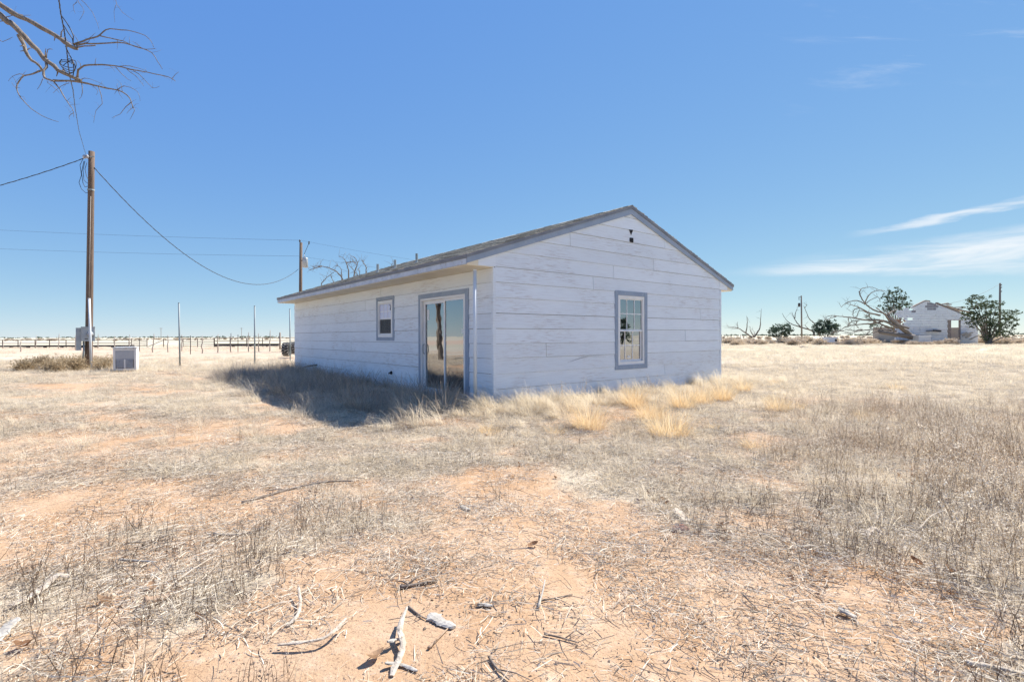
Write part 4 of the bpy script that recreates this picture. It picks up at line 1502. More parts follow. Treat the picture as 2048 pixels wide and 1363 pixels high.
FY = 66.0
fallen = empty('fallen_tree', ground_at(1800, FY))
tag(fallen, 'great dead tree fallen beside the ruined block house with sprawling bare limbs', 'tree')
mb = MB()
limb(mb, [at(1846, 676, 68.5) - fallen.location, at(1815, 672, 67) - fallen.location, at(1785, 668, FY) - fallen.location, at(1760, 664, FY - .5) - fallen.location], .40, .18, 12, .04, 400)
limb(mb, [at(1822, 671, 67.5) - fallen.location, at(1795, 650, FY) - fallen.location, at(1775, 634, FY) - fallen.location], .30, .17, 10, .04, 401)
mb.build('trunk', 'bark', fallen, True)
traced(fallen, [
    ([(1950, 820), (1800, 770), (1650, 650), (1500, 560), (1350, 510), (1200, 400), (1100, 230), (1110, 180), (1150, 140), (1300, 120), (1420, 160)], 1.3, 1),
    ([(1200, 400), (1220, 320), (1300, 220), (1450, 170), (1560, 200)], .7, 1), ([(1220, 390), (1300, 330), (1420, 290), (1455, 380)], .5, 1),
    ([(1200, 410), (1100, 360), (1000, 350), (860, 400), (790, 460)], .75, 1), ([(1450, 600), (1250, 550), (1100, 470), (980, 425), (880, 400)], 1, 1),
    ([(1080, 480), (1000, 520), (990, 640)], .5, 1.2), ([(1250, 560), (1110, 520), (1060, 600), (1050, 650)], .5, 1),
    ([(1750, 810), (1500, 690), (1200, 680), (1000, 640), (850, 625), (700, 610), (560, 605)], 1.3, 1), ([(700, 620), (600, 650), (530, 690)], .6, 1),
    ([(1500, 700), (1300, 740), (1100, 755), (880, 790), (780, 850), (640, 950)], 1, 1), ([(1100, 690), (980, 700), (910, 760)], .6, 1),
    ([(1450, 830), (1200, 850), (1000, 890), (850, 910)], .8, 1), ([(1150, 840), (1000, 860), (850, 840)], .7, 1), ([(1650, 780), (1550, 600), (1450, 520), (1380, 470)], 1, 1),
    ([(1750, 820), (1700, 720), (1580, 560), (1500, 520)], 1.1, 1), ([(1450, 860), (1430, 880), (1480, 770)], .6, 2), ([(1650, 800), (1680, 870), (1720, 930)], .8, 1.4),
    ([(1590, 580), (1650, 540), (1740, 500)], .9, 3), ([(830, 860), (690, 880), (620, 920)], .6, 1), ([(1060, 690), (1040, 760), (1090, 820)], .5, 1),
    ([(1600, 820), (1400, 720), (1290, 640), (1240, 560)], .8, 1), ([(1350, 700), (1250, 620), (1180, 600)], .5, 1), ([(1500, 850), (1320, 900), (1180, 960)], .7, 1), ([(1700, 830), (1500, 760), (1330, 700)], 1, 1),
    ([(1640, 860), (1500, 840), (1360, 800)], 1, 1), ([(900, 640), (920, 720), (900, 800)], .4, 1), ([(1280, 870), (1220, 920), (1100, 1000)], .6, 1),
], 1590, 560, 8.533, FY, 2.5, 'bark', .12, .022, 410, twigs=6)

dt = empty('dead_tree', ground_at(1505, 82))
tag(dt, 'low bare dead tree with forked thin limbs near the gable corner', 'tree')
traced(dt, [([(570, 720), (450, 640), (350, 575), (200, 550)], 1.2, 1), ([(350, 575), (340, 520), (340, 480)], .5, 1), ([(470, 650), (490, 490), (480, 390)], .8, 1), ([(600, 720), (540, 620), (530, 550)], .8, 1),
            ([(600, 710), (680, 570), (690, 460), (705, 280)], 1.1, .8), ([(595, 700), (605, 620)], .8, 1), ([(350, 580), (280, 580), (210, 570)], .5, 1)], 1430, 580, 7.585, 82, 2, 'bark', .12, .02, 460)
dt = empty('dead_tree', ground_at(1628, 78))
tag(dt, 'dead bare tree leaning out before the far power pole', 'tree')
traced(dt, [([(1500, 690), (1480, 620), (1300, 560), (1180, 520), (1090, 460), (1020, 350)], 1.2, 1), ([(1300, 560), (1210, 440), (1165, 330)], .8, 1), ([(1210, 430), (1220, 350), (1250, 270)], .6, .7), ([(1430, 600), (1360, 530)], .7, 1),
            ([(1590, 690), (1520, 520), (1430, 430), (1350, 240)], 1.0, 1), ([(1360, 270), (1400, 220)], .4, 1)], 1430, 580, 7.585, 78, 2, 'bark', .13, .022, 480)
dt = empty('dead_tree', ground_at(690, 47))
tag(dt, 'bare dead tree showing its crooked crown above the house roof', 'tree')
mb = MB()
limb(mb, [Vector((0, 0, -.2)), at(700, 620, 47) - dt.location, at(695, 565, 47) - dt.location], .30, .18, 9, .04, 500); mb.build('trunk', 'bark', dt, True)


def c8(x, y): return (500 + x / 5.12, 460 + y / 5.12)


roots = [[(960, 640), (950, 510), (900, 440), (850, 405), (740, 370), (640, 375)], [(740, 370), (670, 385), (610, 410)], [(1000, 640), (1010, 440), (990, 350), (960, 290), (910, 270)], [(990, 330), (1050, 330), (1100, 340)],
         [(1060, 640), (1070, 440), (1100, 350), (1080, 290), (1040, 265)], [(1090, 560), (1110, 480), (1050, 400)], [(1170, 640), (1185, 450), (1190, 380), (1150, 320), (1145, 300)], [(930, 600), (940, 440), (920, 380), (870, 360)],
         [(880, 640), (860, 540), (830, 470)], [(740, 640), (730, 560), (770, 500), (860, 430)], [(1430, 520), (1440, 370), (1480, 350)], [(1120, 600), (1120, 420), (1110, 400)], [(1270, 560), (1280, 420)]]
for i, pts in enumerate(roots):
    P = [at(*c8(x, y), 47 + (i % 3 - 1) * .8) - dt.location for (x, y) in pts]
    mb = MB(); out = limb(mb, P, .095 if i in (0, 2, 4, 6) else .06, .018, 6, .03, 520 + i, 0)
    rs = random.Random(i)
    for _ in range(11):
        p = out[rs.randrange(len(out) // 3, len(out))]
        q = p + Vector((rs.uniform(-.8, .6), rs.uniform(-.3, .3), rs.uniform(-.3, .8)))
        mb.tube([p, p.lerp(q, .5) + Vector((0, 0, .06)), q], [.014, .01, .006], 4)
    mb.build('branch', 'bark', dt, True)

# the ruin ---------------------------------------------------------------
RY = 70.0
RS = RY / FPX


def r4c(x, y):
    return (1780 + x / 7.642, 560 + y / 7.642)


ruin = empty('ruined_house', ground_at(1868, RY))
tag(ruin, 'roofless ruined house of whitewashed blocks beside the fallen tree', 'house')
RO = ruin.location
outline = [(85, 900), (85, 700), (150, 690), (235, 650), (240, 600), (85, 560), (85, 500), (180, 450), (250, 430), (325, 440), (340, 470), (345, 408), (530, 318), (580, 318), (720, 370), (1080, 510), (1345, 640), (1345, 900)]
O2 = []
for (x, y) in outline:
    p = at(*r4c(x, y), RY) - RO
    O2.append((p.x, p.z))


def inside(u, v, poly):
    c = False
    for i in range(len(poly)):
        (a, b), (d, e) = poly[i], poly[i - 1]
        if (b > v) != (e > v) and u < (d - a) * (v - b) / (e - b) + a:
            c = not c
    return c


def conv(rect):
    a = at(*r4c(rect[0], rect[1]), RY) - RO; b = at(*r4c(rect[2], rect[3]), RY) - RO
    return (a.x, b.x, b.z, a.z)


HOLES = [conv((885, 600, 1080, 900)), conv((268, 578, 332, 610)), conv((85, 590, 215, 680))]
GREY = [conv((572, 300, 735, 385)), conv((512, 385, 715, 412)), conv((585, 405, 685, 450)), conv((318, 458, 412, 495))]
GABLE = [(O2[k][0], O2[k][1]) for k in range(11, 17)]
U345 = GABLE[0][0]
bh, bw_ = .34, .62
wm, gm_ = MB(), MB()
umin, umax = min(p[0] for p in O2), max(p[0] for p in O2)
vmax = max(p[1] for p in O2)
rs = random.Random(5)
for r in range(int(vmax / bh) + 2):
    v0 = -.1 + r * bh
    u = umin - (r % 2) * bw_ / 2
    while u < umax:
        cu, cv = u + bw_ / 2, v0 + bh / 2
        parts = []
        main = cu > U345
        if (main or inside(cu, cv, O2)) and not any(h[0] < cu < h[1] and h[2] < cv < h[3] for h in HOLES):
            a, b = u, u + bw_
            for h in HOLES:
                if h[2] < cv < h[3]:
                    if a < h[0] < b: b = h[0]
                    if a < h[1] < b: a = h[1]
            grey = any(h[0] < cu < h[1] and h[2] < cv < h[3] for h in GREY)
            j = rs.uniform(-.015, .015)
            m_ = gm_ if grey else wm
            dd = .06 if grey else 0
            if b - a > .05:
                poly = [(a + .012, v0), (b - .012, v0), (b - .012, v0 + bh - .025), (a + .012, v0 + bh - .025)]
                if main:
                    for (p_, q_) in zip(GABLE[:-1], GABLE[1:]):
                        nx__, ny__ = -(q_[1] - p_[1]), (q_[0] - p_[0])
                        poly = clip_half(poly, nx__, ny__, nx__ * p_[0] + ny__ * p_[1])
                    poly = clip_half(poly, 1, 0, GABLE[-1][0])
                if len(poly) >= 3:
                    m_.prism(poly, lambda uu, vv, ww: (uu, ww, vv), .2, -.02 + dd + j)
        u += bw_
o = wm.build('whitewashed_blocks', 'whitewash', ruin); o['kind'] = 'stuff'
o = gm_.build('bare_blocks', 'bare_block', ruin); o['kind'] = 'stuff'
d0, d1, d2, d3 = HOLES[0]
mb = MB(); mb.box(d0 - .02, d0 + .5, .05, .25, -.1, d3); mb.box(d0 + .5, d1, .05, .24, d3 - .12, d3 + .02); mb.box(d1 - .10, d1 + .02, .05, .24, -.1, d3 - .12); mb.build('door_frame', 'old_timber', ruin)
# side and back walls with a window opening that lets the light in
mb = MB()
mb.box(umax - .2, umax, .25, 7.5, -.1, 2.3)
mb.box(umin + 2.2, umin + 2.4, .25, 7.5, -.1, 2.3)
for (a, b, c, d) in minus_open(umin + 2.4, umax - .2, -.1, 2.45, [(d0 + .1, d0 + .7, .55, .85), (d0 + 1.3, d0 + 2.0, .5, .95)]):
    mb.box(a, b, 7.5, 7.7, c, d)
mb.build('back_wall', 'pale_wood', ruin)
# broken roof pieces
for i, (x0, y0, x1, y1, dy, w) in enumerate([(345, 405, 535, 312, .1, .22), (535, 312, 600, 320, .1, .2), (705, 345, 1090, 505, .1, .2), (1090, 505, 1345, 600, .1, .18), (760, 372, 880, 350, 3.0, .16), (830, 362, 930, 372, 4.0, .2),
                                             (900, 420, 1080, 412, 3.0, .16), (980, 440, 1150, 420, 4.5, .2), (1040, 450, 1250, 490, 2.0, .18), (860, 385, 1100, 470, 5.5, .18), (720, 345, 745, 372, 1.0, .14)]):
    mb = MB(); mb.bar(at(*r4c(x0, y0), RY + dy) - RO, at(*r4c(x1, y1), RY + dy) - RO, .35, w * .6); mb.build('rafter', 'old_timber', ruin)
mb = MB()
for k in range(3):
    a, b = at(*r4c(800 + 130 * k, 372 + 40 * k), RY + 2) - RO, at(*r4c(960 + 150 * k, 405 + 45 * k), RY + 2) - RO
    mb.add([a, b, b + Vector((.3, 3.2, .5)), a + Vector((-.2, 3.0, .55)), a - Vector((0, 0, .06)), b - Vector((0, 0, .06)), b + Vector((.3, 3.2, .44)), a + Vector((-.2, 3.0, .49))],
           [(0, 1, 2, 3), (7, 6, 5, 4), (0, 4, 5, 1), (1, 5, 6, 2), (2, 6, 7, 3), (3, 7, 4, 0)])
    mb.build('roof_sheet', 'pale_wood', ruin); mb = MB()
# reddish rubble in the broken side
mb = MB()
for k in range(60):
    p = at(*r4c(rs.uniform(85, 235), rs.uniform(590, 830)), RY + rs.uniform(.3, 1.5)) - RO
    s = rs.uniform(.1, .3)
    mb.bar(p, p + Vector((rs.uniform(-s, s) * 2, rs.uniform(-s, s), rs.uniform(-s, s))), s * .6, s * .4)
o = mb.build('brick_rubble', 'rust_rubble', ruin); o['kind'] = 'stuff'
# dark debris board leaning at the wall, spilled planks by the doorway
for i, (x0, y0, x1, y1, w) in enumerate([(565, 778, 640, 774, .1), (668, 768, 770, 778, .22), (1080, 830, 1180, 800, .2), (1110, 850, 1260, 800, .18), (1150, 880, 1240, 830, .25), (1220, 905, 1340, 850, .15)]):
    mb = MB(); p, q = at(*r4c(x0, y0), RY - .4), at(*r4c(x1, y1), RY - .25 - .5 * (i > 1)); mb.bar(p, q, .3, w)
    tag(mb.build('debris_plank', 'dark_steel' if i < 2 else 'grey_wood'), 'broken board of the debris heaped along the foot of the ruin wall', 'board', 'debris boards at the ruin')


def box_thing(name, label, cat, x0, y0, x1, y1, Y, dep, mat):
    a, b = at(x0, y1, Y), at(x1, y0, Y)
    root = empty(name, Vector(((a.x + b.x) / 2, Y, a.z)))
    tag(root, label, cat)
    w, h = (b.x - a.x) / 2, b.z - a.z
    mb = MB(); mb.box(-w, w, 0, dep, -.45, h * .72); mb.build('body', mat, root)
    mb = MB(); mb.box(-w - .05, w + .05, -.05, dep + .05, h * .72, h); mb.build('lid', 'white_vinyl', root)
    return root


r_ = box_thing('white_tank', 'long white metal box lying in the brush below the fallen tree', 'box', 1653, 674, 1674, 681, 66, .9, 'white_vinyl')
mb = MB(); mb.box(.40, .66, -.012, -.001, -.1, .22); mb.build('hatch', 'dark_steel', r_)
box_thing('white_freezer', 'low white chest with a flat lid in the brush before the ruin', 'box', 1837.5, 670.5, 1861.5, 677, 66, 1.0, 'cooler_paint')
mb = MB(); limb(mb, [gnd(1601, 695.5) + Vector((0, 0, .06)), gnd(1606, 695) + Vector((0, 0, .14)), gnd(1612, 695.3) + Vector((0, 0, .07)), gnd(1621, 695.3) + Vector((0, 0, .05))], .10, .03, 6, .02, 9, 3)
tag(mb.build('fallen_branch', 'dark_twig', None, True), 'dark fallen branch lying alone in the pale field', 'branch')


# leafy trees -------------------------------------------------------------
def leaf_cloud(mb, center, rad, n, size, rs, flat=.75, drop=0.0):
    for _ in range(n):
        while True:
            d = Vector((rs.uniform(-1, 1), rs.uniform(-1, 1), rs.uniform(-1, 1)))
            if .15 < d.length < 1: break
        p = center + Vector((d.x * rad[0], d.y * rad[1], d.z * rad[2])) * (.55 + .45 * rs.random())
        a = Vector((rs.gauss(0, 1), rs.gauss(0, 1), rs.gauss(0, .7))).normalized()
        b = a.cross(Vector((rs.gauss(0, 1), rs.gauss(0, 1), rs.gauss(0, 1)))).normalized()
        s = size * rs.uniform(.6, 1.4)
        a *= s; b *= s * flat
        mb.add([p - a, p - b * .6, p + a, p + b * .6], [(0, 1, 2, 3)], rs.random())


def leafy(name, label, cat, px, Y, clumps, mat, leaf, per, seed, stems=5, sr=.09, ox=0, oy=0, sc=1):
    rs = random.Random(seed)
    g = ground_at(px, Y)
    root = empty(name, g)
    tag(root, label, cat)
    mb = MB(); tm = MB()
    for i, (x, y, rx, rz) in enumerate(clumps):
        c = at(ox + x / sc, oy + y / sc, Y + rs.uniform(-.9, .9)) - g
        k = Y / FPX / sc
        rad = (rx * k, (rx + rz) * .45 * k, rz * k)
        n = int(per * rx * rz)
        # small sprays inside each clump leave gaps between them
        for _ in range(max(3, n // 16)):
            d = Vector((rs.uniform(-1, 1), rs.uniform(-1, 1), rs.uniform(-1, 1)))
            if d.length > 1: d.normalize()
            q = c + Vector((d.x * rad[0], d.y * rad[1], d.z * rad[2]))
            sz = leaf * rs.uniform(1.2, 3.2)
            leaf_cloud(mb, q, (sz, sz, sz * .9), 11, leaf, rs)
        if i < stems or rs.random() < .4:
            limb(tm, [Vector((rs.uniform(-.3, .3), 0, -.1)), Vector((c.x * .35, c.y * .3, c.z * .45)), c], sr, .02, 6, .03, seed * 31 + i)
    mb.build('crown', mat, root, fix=False)
    tm.build('trunk', 'bark', root, True)
    return root


leafy('leafy_tree', 'dark leafy tree with spreading limbs standing before the ruin', 'tree', 1976, 64,
      [(1300, 270, 90, 60), (1240, 320, 60, 60), (1450, 290, 80, 70), (1380, 380, 120, 70), (1210, 440, 90, 80), (1180, 560, 90, 70), (1300, 500, 110, 90), (1460, 430, 110, 80), (1560, 370, 70, 70), (1650, 340, 70, 50), (1620, 460, 120, 80),
       (1440, 560, 130, 100), (1560, 600, 130, 110), (1280, 660, 100, 70), (1420, 700, 120, 90), (1500, 800, 110, 90), (1620, 730, 130, 90), (1740, 540, 110, 80), (1780, 650, 110, 90), (1880, 500, 90, 50), (1910, 590, 90, 50), (1880, 690, 80, 60),
       (1780, 790, 90, 50), (1870, 820, 50, 30), (1700, 820, 110, 60), (1950, 480, 40, 30), (1480, 880, 80, 40), (1240, 600, 60, 50), (1690, 640, 80, 80)], 'green_leaf', .115, .042, 21, 10, .12, 1780, 560, 7.642)
leafy('leafy_tree', 'green leafy tree standing behind the fallen dead tree', 'tree', 1796, 76,
      [(1720, 170, 70, 60), (1640, 200, 60, 40), (1600, 260, 80, 60), (1560, 330, 70, 70), (1660, 300, 90, 80), (1780, 250, 90, 70), (1860, 270, 60, 50), (1600, 420, 90, 80), (1700, 420, 110, 90), (1810, 370, 110, 90), (1900, 360, 70, 70), (1950, 430, 60, 50),
       (1850, 470, 90, 60), (1640, 520, 90, 70), (1580, 560, 60, 50), (1740, 500, 80, 60), (1400, 760, 80, 50), (1330, 800, 60, 40), (1290, 640, 60, 60), (1450, 480, 60, 50), (1560, 480, 50, 50)], 'green_leaf', .115, .040, 22, 8, .12, 1590, 560, 8.533)
leafy('juniper_bush', 'round dark juniper bush nearer the long house in the brush bank', 'bush', 1560, 78,
      [(960, 560, 80, 50), (1060, 560, 70, 50), (890, 600, 80, 50), (1000, 620, 110, 50), (1110, 610, 70, 40), (850, 650, 60, 40), (950, 670, 100, 30), (1080, 660, 60, 30), (1160, 620, 30, 20)], 'juniper_leaf', .13, .11, 23, 4, .08, 1430, 580, 7.585)
leafy('juniper_bush', 'round dark juniper bush under the long limb of the fallen tree', 'bush', 1655, 75,
      [(1590, 490, 50, 40), (1680, 500, 80, 50), (1770, 510, 90, 60), (1560, 560, 70, 60), (1660, 580, 110, 60), (1780, 580, 90, 50), (1840, 560, 50, 40), (1600, 620, 90, 40), (1720, 630, 100, 35), (1520, 620, 40, 30)], 'juniper_leaf', .13, .11, 24, 4, .08, 1430, 580, 7.585)
# an evergreen well to the east, mirrored in the gable window
leafy('juniper_tree', 'dark juniper tree out east, mirrored in the gable window', 'tree', 1024, 13.0,
      [(0, 0, 1, 1)], 'juniper_leaf', .2, 1, 25)
jt = bpy.data.objects['juniper_tree']
for ch in list(jt.children):
    bpy.data.objects.remove(ch)
jt.location = (75, 10.6, float(gz(75, 10.6))); jt.scale = (.85, .85, .80)
rs = random.Random(77); mb = MB(); tm = MB()
for k in range(46):
    a = rs.uniform(0, 6.28); z = rs.uniform(.6, 5.2); rr = (1 - (z / 6.2) ** 1.4) * 2.0 * rs.uniform(.4, 1)
    q = Vector((math.cos(a) * rr, math.sin(a) * rr, z))
    leaf_cloud(mb, q, (.5, .5, .55), 34, .17, rs)
    if k % 4 == 0:
        limb(tm, [(0, 0, z * .4), q * .6 + Vector((0, 0, .2)), q], .07, .02, 5, .02, k)
limb(tm, [(0, 0, -.2), (.1, 0, 2), (0, .1, 4.8)], .2, .05, 9, .03, 3)
mb.build('crown', 'juniper_leaf', jt, fix=False); tm.build('trunk', 'bark', jt, True)

# far horizon: thin field trees and hedges
mb = MB(); rs = random.Random(8)
for k in range(340):
    px = rs.uniform(-250, 2300)
    if 560 < px < 1440: continue
    Y = rs.uniform(1100, 1900)
    c = ground_at(px, Y); c.z = 0
    for _ in range(rs.randrange(2, 7)):
        q = c + Vector((rs.uniform(-14, 14), rs.uniform(-8, 8), rs.uniform(.5, 3.2)))
        leaf_cloud(mb, q, (3.5, 3.5, 1.6), 10, 1.6, rs)
o = mb.build('treeline', 'juniper_leaf', None, fix=False)
tag(o, 'low broken line of far trees on the flat horizon', kind='stuff')
for (px, pt, Y, lab) in ((322, 655, 330, 'faint far off power pole above the corral gate'), (483, 655, 330, 'faint far off power pole above the two rail fence')):
    b = ground_at(px, Y); t = at(px, pt, Y)
    mb = MB(); mb.tube([b, t], .14, 6); mb.bar(t + Vector((-1.1, 0, -.5)), t + Vector((1.1, 0, -.5)), .15, .15)
    tag(mb.build('utility_pole', 'stake_wood'), lab, 'utility pole')
for k in range(9):
    px = 1443 + k * 6.3
    b = gnd(px, 681); b.y = 96; b.x = at(px, 680, 96).x; b.z = float(gz(b.x, 96))
    mb = MB(); mb.tube([b, b + Vector((random.uniform(-.05, .05), 0, 1.35))], .05, 5)
    tag(mb.build('fence_stake', 'stake_wood'), 'thin far fence stake just past the gable corner', 'fence post', 'far stakes past the gable corner')


# ---------------------------------------------------------------- dry plants: prototypes, then scattering
def blade(mb, base, az, length, lean, droop, w, tint, n=4, rs=random, tip=.25):
    """a grass blade: leaves BASE towards az, LEAN from upright at the foot, bending over by DROOP along its length"""
    d = Vector((math.cos(az), math.sin(az), 0))
    side = Vector((-d.y, d.x, 0))
    tw = rs.uniform(-.6, .6)
    side = (side * math.cos(tw) + d * math.sin(tw)).normalized()
    p = Vector(base); pts = [p.copy()]; ws = [w]
    for i in range(n):
        a = lean + droop * (i + .5) / n
        p = p + (d * math.sin(a) + Vector((0, 0, math.cos(a)))) * (length / n)
        pts.append(p.copy()); ws.append(w * (1 - (1 - tip) * ((i + 1) / n) ** 1.3))
    mb.ribbon(pts, ws, side, tint)
    return pts


def flat_straw(mb, rs, c, L, w, z, tint, curve=.5, kind=0):
    az = rs.uniform(0, 6.283)
    p = Vector((c[0], c[1], z)); pts = [p.copy()]
    da = rs.uniform(-curve, curve)
    rise = rs.uniform(-.05, .10) * (1 if rs.random() < .7 else 2.6)
    n = 3 if L > .06 else 2
    for i in range(n):
        az += da / n
        p = p + Vector((math.cos(az), math.sin(az), rise * (1 - 1.6 * (i / n)))) * (L / n)
        p.z = max(p.z, .002)
        pts.append(p.copy())
    roll = rs.uniform(-1.2, 1.2)
    d = Vector((math.cos(az), math.sin(az), 0))
    side = Vector((-d.y, d.x, 0)) * math.cos(roll) + Vector((0, 0, 1)) * math.sin(roll)
    mb.ribbon(pts, [w, w, w * .9, w * .6][:n + 1], side, tint)


PROTO = {}


def proto(kind, objs):
    col = bpy.data.collections.new('kinds of ' + kind)
    for me in objs:
        o = bpy.data.objects.new(kind, me)
        col.objects.link(o)
    PROTO[kind] = col


def litter_proto(seed, n=380, R=.27):
    rs = random.Random(seed); mb = MB()
    for i in range(n):
        r = R * math.sqrt(rs.random()); a = rs.uniform(0, 6.283)
        L = rs.choice((.01, .015, .02, .03, .03, .04, .05, .06, .08, .11)) * rs.uniform(.7, 1.3)
        flat_straw(mb, rs, (r * math.cos(a), r * math.sin(a)), L, rs.choice((.0012, .0016, .002, .0028, .0036)) * rs.uniform(.8, 1.2), rs.uniform(.001, .026), rs.random(), .9)
    for i in range(80):
        r = R * math.sqrt(rs.random()); a = rs.uniform(0, 6.283)
        s = rs.uniform(.003, .009); p = Vector((r * math.cos(a), r * math.sin(a), rs.uniform(.004, .016)))
        u = Vector((rs.gauss(0, 1), rs.gauss(0, 1), rs.gauss(0, .5))).normalized() * s
        v = u.cross(Vector((rs.gauss(0, 1), rs.gauss(0, 1), rs.gauss(0, 1)))).normalized() * s * .6
        mb.add([p - u, p - v, p + u, p + v], [(0, 1, 2, 3)], rs.random() * .8)
    return mb.mesh('litter', 'grey_litter')


def stubble_proto(seed):
    rs = random.Random(seed); mb = MB()
    for i in range(34):
        r = .2 * math.sqrt(rs.random()); a = rs.uniform(0, 6.283)
        blade(mb, (r * math.cos(a), r * math.sin(a), -.005), rs.uniform(0, 6.283), rs.uniform(.04, .13), rs.uniform(0, .5), rs.uniform(0, 1.2), rs.uniform(.0015, .003), rs.random(), 3, rs)
    for i in range(50):
        r = .22 * math.sqrt(rs.random()); a = rs.uniform(0, 6.283)
        flat_straw(mb, rs, (r * math.cos(a), r * math.sin(a)), rs.uniform(.015, .065), rs.uniform(.0015, .003), rs.uniform(.002, .03), rs.random())
    return mb.mesh('stubble', 'straw')


def tuft_proto(seed, mat, n, R, h0, h1, lean, droop, w0, w1, az=None, name='tuft', tint=(0, 1)):
    rs = random.Random(seed); mb = MB()
    for i in range(n):
        r = R * math.sqrt(rs.random()); a = rs.uniform(0, 6.283)
        dirn = a + rs.gauss(0, .7) if az is None else rs.gauss(az, .55)
        h = rs.uniform(h0, h1)
        blade(mb, (r * math.cos(a), r * math.sin(a), -.01), dirn, h, abs(rs.gauss(0, lean)) + (.35 * r / R if az is None else 0), abs(rs.gauss(droop, .35)), rs.uniform(w0, w1), tint[0] + (tint[1] - tint[0]) * rs.random(), 5, rs)
    return mb.mesh(name, mat)


def weed_proto(seed, mat, h0, h1, nst, R=.07, seedy=1.0, tl=.10):
    """wiry forb: a few stems, side twigs, tiny seed heads"""
    rs = random.Random(seed); mb = MB()
    for s in range(nst):
        r = R * math.sqrt(rs.random()); a = rs.uniform(0, 6.283)
        az = rs.uniform(0, 6.283); h = rs.uniform(h0, h1); lean = abs(rs.gauss(0, .22)); dr = rs.uniform(-.2, .45)
        d = Vector((math.cos(az), math.sin(az), 0))
        p = Vector((r * math.cos(a), r * math.sin(a), -.01)); pts = [p.copy()]
        for i in range(5):
            an = lean + dr * i / 5 + rs.uniform(-.12, .12)
            p = p + (d * math.sin(an) + Vector((rs.uniform(-.1, .1), rs.uniform(-.1, .1), math.cos(an)))) * h / 5
            pts.append(p.copy())
        t = rs.uniform(.0, .55)
        mb.tube(pts, [.0021, .0019, .0017, .0014, .0011, .0007], 3, t, False)
        for i in range(1, 6):
            for _ in range(rs.randrange(1, 4)):
                q = pts[i - 1].lerp(pts[i], rs.random())
                az2 = rs.uniform(0, 6.283); L = rs.uniform(.4, 1.2) * tl * (1.1 - .12 * i)
                e = q + Vector((math.cos(az2) * L * .7, math.sin(az2) * L * .7, L * rs.uniform(.3, .9)))
                m = q.lerp(e, .5) + Vector((0, 0, L * .08))
                sd = Vector((-math.sin(az2), math.cos(az2), .3)).normalized()
                mb.ribbon([q, m, e], [.0016, .0013, .0008], sd, t)
                if rs.random() < seedy:
                    for k in range(rs.randrange(1, 4)):
                        c = q.lerp(e, rs.uniform(.5, 1.05)) + Vector((rs.uniform(-1, 1), rs.uniform(-1, 1), rs.uniform(-1, 1))) * .006
                        u = Vector((rs.gauss(0, 1), rs.gauss(0, 1), rs.gauss(0, 1))).normalized() * rs.uniform(.004, .009)
                        v = u.cross(Vector((rs.gauss(0, 1), rs.gauss(0, 1), rs.gauss(0, 1)))).normalized() * rs.uniform(.002, .005)
                        mb.add([c - u, c - v, c + u, c + v], [(0, 1, 2, 3)], rs.uniform(.5, 1))
    return mb.mesh('weed', mat)


def leaf_proto(seed, sz):
    rs = random.Random(seed); mb = MB()
    L, w = sz * rs.uniform(.8, 1.2), sz * rs.uniform(.5, .75)
    rows, colsn = 4, 2
    grid = []
    cu, cv = rs.uniform(.6, 1.6), rs.uniform(.6, 1.8)
    for i in range(rows + 1):
        t = i / rows
        wid = w * math.sin(math.pi * min(.97, .06 + t * .9)) ** .7
        for j in (-1, 0, 1):
            x = (t - .5) * L; y = j * wid * .5
            z = .012 + cu * x * x / L * 1.4 + cv * y * y / max(w, .001) * 1.3 + rs.uniform(-.003, .003)
            grid.append((x, y, z))
    fs = []
    for i in range(rows):
        for j in range(2):
            a = i * 3 + j
            fs.append((a, a + 1, a + 4, a + 3))
    mb.add(grid, fs, rs.random())
    return mb.mesh('leaf', 'dry_leaf')


def twig_proto(seed):
    rs = random.Random(seed); mb = MB()
    L = rs.uniform(.12, .4); az = 0.0; p = Vector((-L / 2, 0, .006)); pts = [p.copy()]
    for i in range(5):
        az += rs.uniform(-.3, .3)
        p = p + Vector((math.cos(az), math.sin(az), rs.uniform(-.06, .07))) * L / 5; p.z = max(.004, p.z); pts.append(p.copy())
    r = rs.uniform(.0012, .0030)
    mb.tube(pts, [r, r, r * .9, r * .8, r * .7, r * .4], 5, rs.random())
    for _ in range(rs.randrange(0, 3)):
        q = rs.choice(pts[1:4]); a = rs.choice((-.8, .8)); l2 = rs.uniform(.03, .1)
        mb.tube([q, q + Vector((math.cos(a) * l2, math.sin(a) * l2, .01))], [r * .6, r * .3], 4, .4)
    return mb.mesh('twig', 'dark_twig')


def crumb_proto(seed):
    rs = random.Random(seed); mb = MB()
    for i in range(46):
        rr = .22 * math.sqrt(rs.random()); a = rs.uniform(0, 6.283); s = rs.choice((.002, .003, .003, .004, .006)) * rs.uniform(.7, 1.3)
        c = Vector((rr * math.cos(a), rr * math.sin(a), s * .3)); t = rs.random()
        vs = [c + Vector((rs.uniform(.6, 1.3) * s * dx_, rs.uniform(.6, 1.3) * s * dy_, rs.uniform(.4, .8) * s * dz_)) for dx_, dy_, dz_ in ((1, 0, 0), (-1, 0, 0), (0, 1, 0), (0, -1, 0), (0, 0, 1))]
        mb.add(vs, [(0, 2, 4), (2, 1, 4), (1, 3, 4), (3, 0, 4)], t)
    return mb.mesh('crumb', 'crumb')


